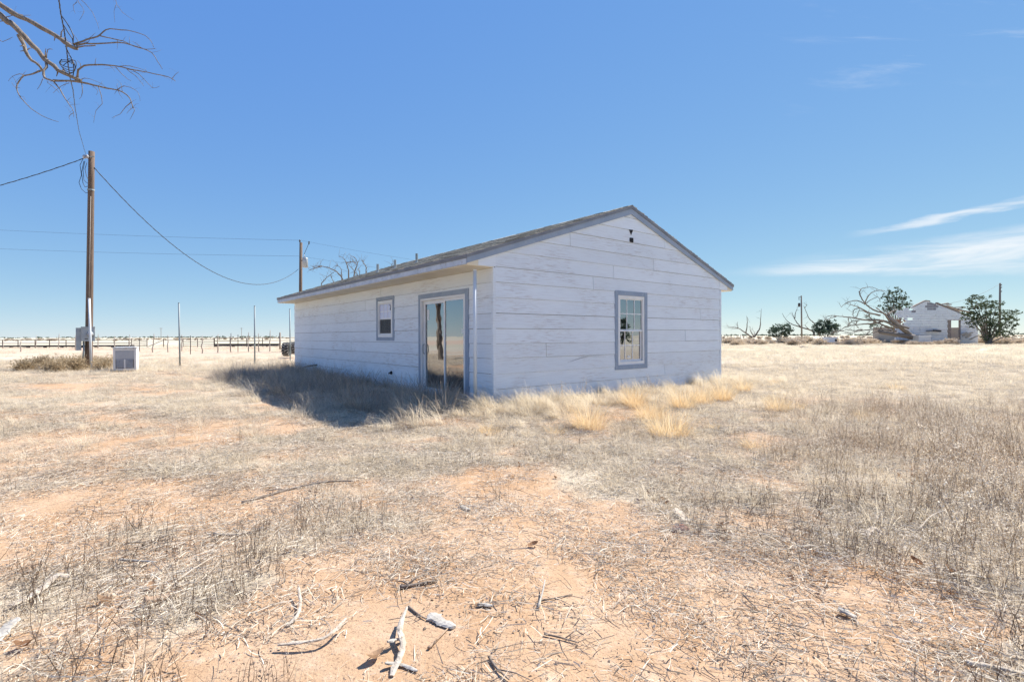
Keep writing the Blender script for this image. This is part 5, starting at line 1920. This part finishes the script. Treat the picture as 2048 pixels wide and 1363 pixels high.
proto('litter', [litter_proto(100 + i) for i in range(7)])
proto('stubble', [stubble_proto(120 + i) for i in range(5)])
proto('short tuft', [tuft_proto(140 + i, 'straw', 60, .07, .06, .20, .5, .9, .002, .0036) for i in range(5)])
proto('field patch', [tuft_proto(160 + i, 'straw', 170, .42, .06, .26, .45, .8, .004, .008) for i in range(5)])
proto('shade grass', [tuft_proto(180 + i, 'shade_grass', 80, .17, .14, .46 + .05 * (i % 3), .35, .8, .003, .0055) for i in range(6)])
proto('long grass', [tuft_proto(200 + i, 'straw', 70, .12, .30, .62, .35, 1.5, .0028, .0048, az=math.radians(205), tint=(.3, 1)) for i in range(4)])
proto('weed', [weed_proto(220 + i, 'weed_brown', .14, .38, 10, .14, 1.0, .12) for i in range(6)])
proto('stalk', [weed_proto(240 + i, 'stalk_brown', .10, .30, 2, .05, .15, .05) for i in range(6)])
proto('dark weed', [weed_proto(260 + i, 'weed_brown', .15, .36, 6, .1, .9, .07) for i in range(4)])
proto('leaf', [leaf_proto(280 + i, .05) for i in range(9)])
proto('twig', [twig_proto(300 + i) for i in range(8)])
proto('crumb', [crumb_proto(320 + i) for i in range(4)])


def gn_group(col):
    ng = bpy.data.node_groups.new('scatter ' + col.name, 'GeometryNodeTree')
    ng.interface.new_socket('Geometry', in_out='INPUT', socket_type='NodeSocketGeometry')
    ng.interface.new_socket('Geometry', in_out='OUTPUT', socket_type='NodeSocketGeometry')
    gi = ng.nodes.new('NodeGroupInput'); go = ng.nodes.new('NodeGroupOutput')
    ip = ng.nodes.new('GeometryNodeInstanceOnPoints')
    ci = ng.nodes.new('GeometryNodeCollectionInfo')
    ci.inputs['Collection'].default_value = col
    ci.inputs['Separate Children'].default_value = True
    ci.inputs['Reset Children'].default_value = True
    ip.inputs['Pick Instance'].default_value = True
    ng.links.new(gi.outputs[0], ip.inputs['Points'])
    ng.links.new(ci.outputs[0], ip.inputs['Instance'])
    for nm, ty, sock in (('idx', 'INT', 'Instance Index'), ('rot', 'FLOAT_VECTOR', 'Rotation'), ('scl', 'FLOAT_VECTOR', 'Scale')):
        na = ng.nodes.new('GeometryNodeInputNamedAttribute')
        na.data_type = ty
        na.inputs['Name'].default_value = nm
        ng.links.new(na.outputs['Attribute'], ip.inputs[sock])
    ng.links.new(ip.outputs[0], go.inputs[0])
    return ng


def scatter(name, kind, x, y, smin, smax, label, tilt=.1, zoff=0.0, zs=None, rz=None, scl=None):
    n = len(x)
    me = bpy.data.meshes.new(name)
    z = gz(x, y) + zoff
    me.vertices.add(n)
    me.vertices.foreach_set('co', np.stack([x, y, z], 1).ravel())
    rot = np.stack([rng.normal(0, tilt, n), rng.normal(0, tilt, n), rng.uniform(0, 6.283, n) if rz is None else rng.normal(rz[0], rz[1], n)], 1)
    s = rng.uniform(smin, smax, n) if scl is None else scl
    sc = np.stack([s, s, s * (1 if zs is None else zs)], 1)
    a = me.attributes.new('idx', 'INT', 'POINT'); a.data.foreach_set('value', rng.integers(0, 1000, n).astype(np.int32))
    a = me.attributes.new('rot', 'FLOAT_VECTOR', 'POINT'); a.data.foreach_set('vector', rot.astype(np.float32).ravel())
    a = me.attributes.new('scl', 'FLOAT_VECTOR', 'POINT'); a.data.foreach_set('vector', sc.astype(np.float32).ravel())
    o = link(name, me)
    md = o.modifiers.new('scatter', 'NODES')
    md.node_group = gn_group(PROTO[kind])
    tag(o, label, kind='stuff')
    return o


def sample(n, x0, x1, y0, y1, dens, wedge=True):
    x = rng.uniform(x0, x1, n); y = rng.uniform(y0, y1, n)
    ok = rng.random(n) < dens(x, y)
    if wedge:
        ok &= np.abs(x) < 1.12 * y + 1.6
    ok &= house_dist(x, y) > .05
    return x[ok], y[ok]


def join(*ps):
    return np.concatenate([p[0] for p in ps]), np.concatenate([p[1] for p in ps])


def weedy(x, y):
    """the weed thicket to the south-east"""
    n = fbm(x * .55, y * .55, 55, 4)
    lim = x - (1.3 + .42 * (y - 2.0))
    return sstep(.0, 1.6, lim + (n - .5) * 3.0) * (.35 + .65 * sstep(.36, .62, fbm(x * 1.4, y * 1.4, 56, 3))) * sstep(2.2, 3.6, y + .5 * (x - 2)) * (1 - sstep(8.2, 11.0, y + (n - .5) * 4))


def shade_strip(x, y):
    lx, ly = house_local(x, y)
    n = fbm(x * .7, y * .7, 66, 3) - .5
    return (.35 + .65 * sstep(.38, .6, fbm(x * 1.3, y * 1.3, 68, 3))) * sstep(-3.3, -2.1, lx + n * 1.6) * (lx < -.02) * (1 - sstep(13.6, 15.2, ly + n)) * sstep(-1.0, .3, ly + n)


def gable_strip(x, y):
    lx, ly = house_local(x, y)
    n = fbm(x * .9, y * .9, 67, 3) - .5
    return sstep(-1.9, -1.0, ly + n * 1.2) * (ly < -.02) * sstep(-1.4, -.4, lx) * (1 - sstep(8.4, 9.4, lx))


# litter and chaff over the yard
p = join(sample(4600, -11, 11, 1.1, 10, lambda x, y: (.24 + .70 * sstep(.12, .66, cover(x, y))) * (1 - .25 * sstep(6, 10, y))),
         sample(10000, -26, 28, 10, 24, lambda x, y: .6 * sstep(.2, .7, cover(x, y))))
scatter('dry_litter', 'litter', p[0], p[1], .8, 1.35, 'dry straw and chaff matted over the yard soil', .06)
p = sample(9000, -11, 11, 1.1, 10, lambda x, y: np.clip(.4 + .6 * sstep(.1, .5, cover(x, y)), 0, 1) * .30)
scatter('soil_crumbs', 'crumb', p[0], p[1], .7, 1.3, 'dark soil crumbs and droppings strewn on the bare earth', .03)
p = join(sample(4600, -11, 12, 1.2, 9, lambda x, y: .8 * sstep(.3, .8, cover(x, y))), sample(8000, -22, 24, 9, 20, lambda x, y: .8 * sstep(.35, .75, cover(x, y))))
scatter('dry_stubble', 'stubble', p[0], p[1], .8, 1.5, 'short dry stubble standing through the litter', .12)
p = join(sample(2200, -10, 10, 3.4, 10, lambda x, y: .55 * sstep(.5, .85, cover(x, y)) + .5 * sstep(.55, .7, fbm(x * .5, y * .5, 91, 3)) * (y > 5)),
         sample(9000, -25, 27, 9, 24, lambda x, y: (.85 * sstep(.38, .75, cover(x, y)) * (1 - .6 * shade_strip(x, y)))))
scatter('short_grass', 'short tuft', p[0], p[1], .7, 1.6, 'pale short dead grass in scattered tufts', .15)
fx, fy = sample(42000, -80, 86, 20, 82, lambda x, y: np.clip(.75 - .25 * sstep(30, 75, y), 0, 1) * np.where(x < -.25 * y, (.25 + .75 * (1 - sstep(28, 38, y))) * sstep(.30, .55, fbm(x * .16, y * .16, 93, 3) + .18 * (1 - sstep(24, 32, y))), .55 + .45 * sstep(.4, .6, fbm(x * .2, y * .2, 94, 3))))
scatter('field_grass', 'field patch', fx, fy, .7, 1.3, 'pale dead grass covering the open field', .1)
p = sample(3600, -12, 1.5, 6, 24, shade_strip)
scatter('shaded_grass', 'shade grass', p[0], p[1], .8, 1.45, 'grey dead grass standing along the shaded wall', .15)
# grass bent over at the house corner and along the gable foot
q = join(sample(270, -3.2, 2.5, 6.6, 10.2, lambda x, y: np.clip(.9 * gable_strip(x, y) * (1 - sstep(1.2, 2.4, x)) +   .7 * shade_strip(x, y) * sstep(-3.4, -1.0, x), 0, 1)),
         sample(500, -10, -1, 7, 20, lambda x, y: .30 * shade_strip(x, y)),
         sample(600, .0, 7.5, 8.0, 15, lambda x, y: .35 * gable_strip(x, y)))
scatter('long_grass', 'long grass', q[0], q[1], .65, 1.1, 'long pale wind bent grass about the house corner', .12, rz=(0, .35))
q = sample(1300, -1.5, 8.5, 7.5, 15.5, lambda x, y: .8 * gable_strip(x, y) * (.3 + .7 * sstep(.42, .6, fbm(x * 1.2, y * 1.2, 69, 3))))
scatter('gable_grass', 'short tuft', q[0], q[1], 1.1, 2.2, 'clumpy dead grass along the foot of the gable wall', .15)
# weeds
q = join(sample(5200, 1.0, 13, 2.2, 11.5, lambda x, y: weedy(x, y) * .9), sample(1500, -12, 1, 6, 22, lambda x, y: .8 * shade_strip(x, y)), sample(420, -6, 6, 2.0, 9, lambda x, y: .10 * sstep(.55, .9, cover(x, y)) + .35 * (sstep(.52, .64, fbm(x * .8, y * .8, 71, 3)) * (x > -.3) * (y > 4))))
scatter('dry_weeds', 'weed', q[0], q[1], .5, 1.0, 'brown wiry dry weeds with tiny pale seed heads', .12)
q = sample(650, 2.5, 13, 3.0, 9.5, lambda x, y: weedy(x, y) * sstep(.55, .85, x / y) * (.25 + .75 * sstep(.45, .6, fbm(x * .8, y * .8, 73, 3))))
scatter('tall_weeds', 'weed', q[0], q[1], .95, 1.45, 'taller bushy dry weeds massed at the edge of the thicket', .12)
q = join(sample(4200, -4, 4, 1.3, 4.2, lambda x, y: .55 * (sstep(-.1, -.9, x + .12 * y) + .8 * sstep(.9, 1.8, x) + .05) * sstep(.25, .6, cover(x, y))), sample(2200, -9, 9, 3.5, 9, lambda x, y: .3 * sstep(.4, .8, cover(x, y))))
scatter('dry_stalks', 'stalk', q[0], q[1], .5, 1.05, 'thin bare weed stalks poking up through the litter', .12)
q = join(sample(110, -12, 0, 9, 22, lambda x, y: shade_strip(x, y) * (house_local(x, y)[0] > -.8)), sample(120, 0, 5, 8.5, 13, lambda x, y: gable_strip(x, y) * (house_local(x, y)[1] > -.6)))
scatter('wall_weeds', 'dark weed', q[0], q[1], .8, 1.4, 'thin dark weeds standing at the foot of the walls', .1)
# fallen leaves and twigs
lc = lambda x, y: .08 + .92 * sstep(.55, .70, fbm(x * 1.1 + 7, y * 1.1, 81, 3))
q = join(sample(2000, -5, 6, 1.3, 5.0, lambda x, y: lc(x, y) * .75 * sstep(.2, .5, cover(x, y))), sample(3600, -9, 9, 4.5, 9, lambda x, y: lc(x, y) * .7 * sstep(.3, .6, cover(x, y))))
scatter('fallen_leaves', 'leaf', q[0], q[1], .35, 1.05, 'curled brown fallen leaves caught in the litter', .35)
q = join(sample(1500, -6, 7, 1.3, 6.0, lambda x, y: .62 * np.ones_like(x)), sample(1800, -11, 11, 5, 11, lambda x, y: .5 * np.ones_like(x)))
scatter('fallen_twigs', 'twig', q[0], q[1], .35, 1.1, 'small dark twigs scattered over the ground', .06, zoff=.012)

# ---------------------------------------------------------------- golden bunchgrass tufts, one by one
bun = [tuft_proto(400 + i, 'gold_grass', 620, .22, .24, .64, .30, .45, .0024, .0044, name='bunchgrass') for i in range(3)] + \
      [tuft_proto(410, 'gold_grass', 300, .16, .12, .34, .5, .6, .0022, .0040, name='bunchgrass')]
for (px, py, s, k, lab) in (
        (1178, 856, 1.0, 0, 'large golden bunchgrass tuft standing alone between the house corner and the gable window'),
        (1338, 872, 1.05, 1, 'largest golden bunchgrass tuft, standing farthest out from the gable wall'),
        (1268, 812, .85, 2, 'golden bunchgrass tuft close under the gable window'),
        (1300, 838, .9, 0, 'golden bunchgrass tuft between the gable window and the largest tuft'),
        (1365, 815, .85, 1, 'golden bunchgrass tuft at the wall just past the gable window'),
        (1405, 806, .85, 2, 'golden bunchgrass tuft at the wall midway from gable window to far corner'),
        (1445, 800, .85, 0, 'golden bunchgrass tuft before the far corner of the gable wall'),
        (1485, 782, .75, 1, 'golden bunchgrass tuft just beyond the far gable corner'),
        (1548, 766, .8, 3, 'low yellow bunchgrass tuft in the field a step beyond the far gable corner'),
        (1556, 822, .75, 2, 'loose golden bunchgrass tuft out in the grass at the end of the gable row'),
        (1598, 818, .8, 3, 'low bunchgrass tuft with a dark shaded foot at the end of the gable row'),
        (1728, 838, .8, 3, 'small brownish bunchgrass tuft at the edge of the weed thicket'),
        (1795, 778, 1.0, 3, 'low spreading yellow bunchgrass tuft far out in the pale field'),
        (980, 866, .8, 3, 'small golden bunchgrass tuft out from the house corner'),
        (1110, 868, .7, 3, 'small pale golden bunchgrass tuft beside the large lone tuft'),
        (1424, 858, .55, 3, 'little rusty bunchgrass tuft beside the largest tuft'),
        (1508, 896, .7, 3, 'small golden bunchgrass tuft in the weeds out from the far gable corner')):
    g = gnd(px, py)
    o = link('bunchgrass', bun[k])
    o.location = g; o.rotation_euler = (0, 0, random.uniform(0, 6.28)); o.scale = (s, s, s * random.uniform(.92, 1.06))
    tag(o, lab, 'grass tuft', 'golden bunchgrass tufts by the gable')


# ---------------------------------------------------------------- dry bushes and tumbleweeds
def tangle(seed, mat, R, zr, n, w, name):
    rs = random.Random(seed); mb = MB()
    for i in range(n):
        az = rs.uniform(0, 6.283); inc = rs.uniform(.05, 1.5)
        d = Vector((math.cos(az) * math.sin(inc), math.sin(az) * math.sin(inc), math.cos(inc)))
        L = R * rs.uniform(.5, 1.05)
        p = Vector((rs.uniform(-.15, .15) * R, rs.uniform(-.15, .15) * R, .02)); pts = [p.copy()]
        for k in range(4):
            d = (d + Vector((rs.uniform(-.4, .4), rs.uniform(-.4, .4), rs.uniform(-.2, .3)))).normalized()
            p = p + Vector((d.x, d.y, d.z * zr)) * L / 4; p.z = max(p.z, .01); pts.append(p.copy())
        t = rs.random()
        mb.ribbon(pts, [w * 1.5, w * 1.2, w, w * .8, w * .4], d.orthogonal().normalized(), t)
        for k in range(3):
            q = rs.choice(pts[2:]); e = q + Vector((rs.uniform(-1, 1), rs.uniform(-1, 1), rs.uniform(-.6, 1))) * R * .28
            mb.ribbon([q, q.lerp(e, .5) + Vector((0, 0, R * .03)), e], [w * .8, w * .7, w * .4], Vector((rs.gauss(0, 1), rs.gauss(0, 1), rs.gauss(0, 1))).normalized(), t)
            for _ in range(2):
                c = q.lerp(e, rs.random()); u = Vector((rs.gauss(0, 1), rs.gauss(0, 1), rs.gauss(0, 1))).normalized() * w * rs.uniform(1.5, 3.2); v = u.orthogonal() * .5
                mb.add([c - u, c - v, c + u, c + v], [(0, 1, 2, 3)], rs.random())
    return mb.mesh(name, mat)


ob = [tangle(500 + i, 'olive_bush', .62, .95, 230, .012, 'dry_bush') for i in range(3)]
for i, (px, py, s) in enumerate(((48, 742, .85), (78, 739, .95), (108, 744, .85), (128, 737, 1.0), (152, 742, 1.05), (172, 734, 1.05), (92, 730, .8), (190, 728, .7))):
    g = gnd(px, py)
    o = link('dry_bush', ob[i % 3]); o.location = g; o.rotation_euler = (0, 0, random.uniform(0, 6.28)); o.scale = (s, s, s)
    tag(o, 'olive brown dry bush in the row at the foot of the wooden utility pole', 'bush', 'dry bushes at the pole')
for (px, py, s, lab) in ((214, 736, 1.0, 'dark dry bush shaded by the side of the white cooler'), (206, 741, .75, 'low dry bush at the front corner of the white cooler')):
    g = gnd(px, py)
    o = link('dry_bush', ob[1]); o.location = g; o.rotation_euler = (0, 0, random.uniform(0, 6.28)); o.scale = (s, s, s)
    tag(o, lab, 'bush')
tw = [tangle(520 + i, 'tumbleweed_mat', .8, .8, 200, .022, 'tumbleweed') for i in range(4)]
rs = random.Random(91)
for i in range(120):
    px = rs.uniform(1452, 2075); py = rs.uniform(680.5, 688)
    if 1795 < px < 1960 and py < 681: py += 3
    g = gnd(px, py)
    if g.y > 88 or g.y < 50:
        g.y = rs.uniform(63, 82); g.x = at(px, py, g.y).x; g.z = float(gz(g.x, g.y))
    o = link('tumbleweed', tw[i % 4]); o.location = g; s = rs.uniform(.7, 1.45)
    o.rotation_euler = (0, 0, rs.uniform(0, 6.28)); o.scale = (s * 1.2, s * 1.2, s)
    tag(o, 'dry tumbleweed heaped in the low brush bank before the ruin', 'tumbleweed', 'tumbleweeds of the brush bank')


for (px, Yt, s) in ((1652, 64.6, .62), (1663, 64.2, .60), (1675, 64.8, .66), (1838, 64.5, .62), (1849, 64.0, .66), (1861, 64.6, .60), (1640, 65, .8), (1690, 65, .8), (1825, 65, .85), (1873, 65, .85)):
    o = link('tumbleweed', tw[int(px) % 4]); g = ground_at(px, Yt); o.location = g; o.rotation_euler = (0, 0, rs.uniform(0, 6.28)); o.scale = (s * 1.3, s * 1.3, s)
    tag(o, 'dry tumbleweed heaped in the low brush bank before the ruin', 'tumbleweed', 'tumbleweeds of the brush bank')


proto('far scrub', tw)
q1 = rng.uniform(70, 420, 1500); q0 = rng.uniform(-1.15, 1.15, 1500) * q1
ok = (fbm(q0 * .02, q1 * .03, 97, 3) > .52) & ((q0 > 0) | (q1 > 190)) & ~((np.abs(q0 / q1) < .42) & (q1 < 75))
scatter('far_scrub', 'far scrub', q0[ok], q1[ok], .5, 1.6, 'scattered dry scrub dotting the far fields', .1)


# ---------------------------------------------------------------- sticks, bark and boards lying in the yard
def strip(mb, pts, w, t, n=8, ragged=.2, seed=0):
    """a flat piece of bark or split wood: elliptical section w wide, t thick, along pts"""
    rs = random.Random(seed)
    pts = [Vector(p) for p in pts]
    vs, fs = [], []
    m = len(pts)
    for i, p in enumerate(pts):
        d = (pts[min(i + 1, m - 1)] - pts[max(i - 1, 0)]).normalized()
        s = d.cross(Vector((0, 0, 1))).normalized()
        u = s.cross(d)
        k = (1 - abs(2 * i / (m - 1) - 1) ** 5 * .45) * rs.uniform(.82, 1.12) * (1 - .35 * i / (m - 1))
        for j in range(n):
            a = 2 * math.pi * j / n
            q = 1 + rs.uniform(-ragged, ragged)
            if j == 0 or j == n // 2: q += rs.uniform(-.12, .22)
            vs.append(p + s * math.cos(a) * w * .5 * k * q + u * math.sin(a) * t * .5 * q)
    for i in range(m - 1):
        for j in range(n):
            j2 = (j + 1) % n
            fs.append((i * n + j, i * n + j2, (i + 1) * n + j2, (i + 1) * n + j))
    fs.append(tuple(range(n - 1, -1, -1))); fs.append(tuple((m - 1) * n + j for j in range(n)))
    mb.add(vs, fs, .5)


def smooth_path(P, k=4):
    out = []
    for i in range(len(P) - 1):
        p0, p1, p2, p3 = P[max(i - 1, 0)], P[i], P[i + 1], P[min(i + 2, len(P) - 1)]
        for j in range(k):
            t = j / k
            out.append(.5 * ((2 * p1) + (p2 - p0) * t + (2 * p0 - 5 * p1 + 4 * p2 - p3) * t * t + (3 * p1 - p0 - 3 * p2 + p3) * t ** 3))
    out.append(P[-1])
    return out


def lying(name, cat, label, pts, w, t, mat, lift=.008, shape='strip', lifts=None, seed=0, group=None):
    P = []
    for i, (px, py) in enumerate(pts):
        g = gnd(px, py)
        P.append(g + Vector((0, 0, (.006 if float(cover(g.x, g.y)) < .22 else .022) + min(w, .024) * .2 + (lifts[i] * .7 if lifts else 0))))
    base = gnd(*pts[len(pts) // 2])
    P = [p - base for p in smooth_path(P)]
    mb = MB()
    if shape == 'strip':
        strip(mb, P, w, t, 8, .22, seed)
    else:
        m = len(P) - 1
        mb.tube(P, [w * .5 * (1 - .55 * (i / m)) * random.uniform(.88, 1.1) for i in range(m + 1)], 7)
        rs = random.Random(seed)
        for _ in range(t if isinstance(t, int) else 0):
            q = rs.choice(P[2:-2] or P); e = q + Vector((rs.uniform(-.18, .18), rs.uniform(-.12, .12), rs.uniform(0, .03)))
            mb.tube([q, q.lerp(e, .5) + Vector((0, 0, .01)), e], [w * .25, w * .2, w * .1], 5)
    o = mb.build(name, mat, None, shape != 'strip')
    o.location = base
    tag(o, label, cat, group)
    return o


lying('stick', 'stick', 'longest dark crooked stick lying in the grey litter below the shaded grass', [(484, 1007), (530, 994), (575, 981), (630, 972), (668, 967), (704, 967)], .03, 3, 'dark_twig', shape='round', seed=1)
lying('stick', 'stick', 'short dark stick lying beside the pale splinter on the open litter', [(286, 1097), (310, 1086), (345, 1073)], .02, 1, 'dark_twig', shape='round', seed=2)
lying('wood_splinter', 'splinter', 'pale split splinter lying over the short dark stick', [(316, 1066), (335, 1061), (357, 1055)], .03, .012, 'pale_wood', .022, seed=3)
lying('stick', 'stick', 'pale peeled stick lying level in the litter below the longest dark stick', [(428, 1075), (470, 1076), (505, 1069), (540, 1059)], .026, 1, 'pale_wood', shape='round', seed=4)
lying('stick', 'stick', 'grey straight twig lying level above the brown log end', [(238, 1127), (275, 1129), (312, 1131)], .02, 0, 'grey_wood', shape='round', seed=5)
lying('bark_strip', 'bark', 'long curled pale bark strip near the corner of the yard', [(20, 1221), (60, 1203), (92, 1184), (115, 1170), (141, 1167)], .05, .014, 'pale_wood', .02, lifts=[0, 0, .02, .045, .02], seed=6)
lying('stalk', 'stalk', 'long straight pale stalk leaning across the litter above the brown log end', [(326, 1191), (360, 1170), (395, 1150), (432, 1129)], .016, 0, 'pale_wood', .02, shape='round', lifts=[0, .02, .04, .05], seed=7)
lying('log_end', 'log', 'stubby brown cut log end half buried in grass', [(289, 1216), (315, 1209), (345, 1199)], .07, 0, 'brown_wood', .03, shape='round', seed=8)
lying('bark_strip', 'bark', 'broad grey bark slab cut off by the edge of the view', [(-20, 1300), (10, 1275), (36, 1258)], .07, .016, 'grey_wood', .03, lifts=[0, .02, .04], seed=9)
lying('bark_strip', 'bark', 'thin pale bark strip curving upright beside bare orange soil', [(572, 1254), (592, 1243), (601, 1218), (597, 1190)], .022, .009, 'pale_wood', .02, lifts=[0, .02, .02, .06], seed=10)
lying('bark_strip', 'bark', 'long narrow tan bark strip with a split end in the lower litter', [(556, 1301), (600, 1299), (645, 1291), (672, 1278), (692, 1258)], .022, .010, 'pale_wood', .02, lifts=[0, .01, .01, .03, .06], seed=11)
lying('bark_strip', 'bark', 'tall curled pale bark strip, longest of the clump beside the red leaf', [(783, 1356), (800, 1325), (806, 1300), (800, 1275), (814, 1244)], .032, .010, 'pale_wood', .02, lifts=[0, .02, .03, .05, .09], seed=12)
lying('bark_strip', 'bark', 'short forked pale bark strip inside the clump beside the red leaf', [(775, 1300), (792, 1290), (806, 1281)], .024, .010, 'grey_wood', .03, lifts=[.04, .02, .0], seed=13)
lying('bark_strip', 'bark', 'low twisting grey bark strip trailing from the clump beside the red leaf', [(770, 1338), (800, 1332), (835, 1346)], .024, .009, 'grey_wood', .02, seed=14)
lying('wood_chunk', 'wood', 'weathered pale grey wood chunk alone on bare orange soil', [(861, 1232), (870, 1239), (880, 1246), (893, 1251), (908, 1258)], .07, .016, 'grey_wood', .02, seed=15)
lying('stick', 'stick', 'thin stick pointing away from the pale grey wood chunk', [(857, 1299), (876, 1280), (898, 1257)], .013, 1, 'brown_wood', shape='round', seed=16)
lying('stick', 'stick', 'short dark forked twig touching the tip of the grey wood chunk', [(817, 1215), (835, 1230), (852, 1240)], .013, 1, 'dark_twig', .018, shape='round', seed=17)
lying('wood_board', 'board', 'short flat pale board lying by a dirt clod in the grey litter', [(1352, 1023), (1364, 1038), (1377, 1054)], .07, .014, 'pale_wood', .02, seed=18)
lying('bark_strip', 'bark', 'white chip of bark with a dark underside on the orange track', [(1676, 1228), (1692, 1233), (1713, 1240)], .055, .02, 'grey_wood', .03, lifts=[.03, .02, 0], seed=19)
lying('bark_strip', 'bark', 'curled cream bark piece at the foot of the weed thicket', [(1730, 1079), (1748, 1073), (1766, 1079)], .06, .014, 'pale_wood', .04, lifts=[0, .05, .01], seed=20)
lying('stick', 'stick', 'dark stick lying under the curled cream bark piece', [(1726, 1085), (1755, 1092), (1792, 1103)], .028, 1, 'dark_twig', shape='round', seed=21)
lying('stick', 'stick', 'dark rotten stick lying level on the bare soil past the litter', [(800, 1177), (830, 1172), (876, 1163)], .022, 2, 'dark_twig', shape='round', seed=22)
lying('stick', 'stick', 'dark crooked twig at the very bottom of the bare soil', [(978, 1316), (990, 1335), (1003, 1348), (1018, 1362)], .013, 2, 'dark_twig', shape='round', seed=23)
lying('stick', 'stick', 'long thin twig in the bundle on the bare soil, uppermost', [(1078, 1204), (1110, 1198), (1145, 1190)], .010, 1, 'dark_twig', shape='round', seed=24)
lying('stick', 'stick', 'long thin twig in the bundle on the bare soil, lowest', [(1088, 1270), (1120, 1277), (1158, 1288)], .011, 2, 'dark_twig', shape='round', seed=25)
lying('stick', 'stick', 'short upright splinter rising out of the twig bundle', [(1076, 1218), (1085, 1195), (1090, 1178)], .014, 0, 'grey_wood', .02, shape='round', lifts=[0, .03, .06], seed=26)
lying('stalk', 'stalk', 'long pale stalk lying in the weeds at the lowest corner', [(1932, 1337), (1985, 1346), (2060, 1362)], .03, 0, 'pale_wood', .03, shape='round', seed=27)
lying('bark_strip', 'bark', 'small grey flake of bark on bare soil below the golden tufts', [(922, 1013), (931, 1018), (941, 1021)], .05, .012, 'grey_wood', .02, seed=28)
lying('bark_strip', 'bark', 'little white flake of bark on bare soil beside the rotten stick', [(955, 1213), (968, 1212), (985, 1215)], .03, .012, 'grey_wood', .02, seed=29)
lying('stick', 'stick', 'straight dark twig lying level at the edge of the weed litter', [(1418, 1072), (1435, 1069), (1453, 1065)], .022, 0, 'brown_wood', shape='round', seed=30)
lying('stick', 'stick', 'grey stick lying in the litter under the weed thicket', [(1622, 1168), (1655, 1170), (1690, 1173)], .014, 0, 'brown_wood', shape='round', seed=31)
lying('stick', 'stick', 'bleached thin stick lying diagonally out from the house corner', [(1108, 1103), (1120, 1088), (1134, 1072)], .012, 0, 'pale_wood', shape='round', seed=32)
lying('stalk', 'stalk', 'pale arching stalk bent over among the weed thicket', [(1838, 1066), (1862, 1050), (1890, 1041)], .014, 0, 'pale_wood', .05, shape='round', lifts=[.0, .06, .08], seed=33)
# clod beside the board
mb = MB(); rs = random.Random(3)
vs = []
for i in range(5):
    for j in range(9):
        a = 2 * math.pi * j / 9; f = math.pi * .5 * i / 4
        r_ = .075 * math.cos(f) * rs.uniform(.8, 1.2)
        vs.append((r_ * math.cos(a), r_ * .8 * math.sin(a), -.01 + .05 * math.sin(f) * rs.uniform(.85, 1.1)))
mb.add(vs, [(i * 9 + j, i * 9 + (j + 1) % 9, (i + 1) * 9 + (j + 1) % 9, (i + 1) * 9 + j) for i in range(4) for j in range(9)])
o = mb.build('dirt_clod', 'rust_rubble', None, True); o.location = gnd(1361, 1060)
tag(o, 'reddish dirt clod beside the short flat pale board', 'clod')
# single large leaves
for (px, py, s, lab) in ((751, 1323, 2.2, 'long red brown leaf lying in the clump of pale bark'), (1067, 1182 - 90, 1.7, 'single brown leaf standing on the litter above the bare soil'), (1440, 1086 - 30, 1.6, 'brown curled leaf beside the straight dark twig'),
                         (640, 1013, 1.6, 'brown leaf standing alone below the end of the longest stick'), (1832, 1130, 2.0, 'tall brown leaf caught at the foot of the weeds'), (1905, 1150, 1.9, 'broad brown leaf under the lower weeds'),
                         (300, 1180, 2.0, 'big tan leaf behind the brown log end'), (205, 1207, 1.8, 'orange brown leaf between the curled bark and the log end'), (45, 1300, 2.0, 'rust brown leaf beside the broad grey bark slab'),
                         (575, 1105, 1.8, 'tan leaf held up on stalks in the open litter')):
    o = link('leaf', leaf_proto(int(px) + 5000, .05)); o.location = gnd(px, py) + Vector((0, 0, -.002)); o.scale = (s * .8, s * .8, s * .7)
    o.rotation_euler = (random.uniform(-.3, .3), random.uniform(-.3, .3), random.uniform(0, 6.28))
    tag(o, lab, 'leaf')
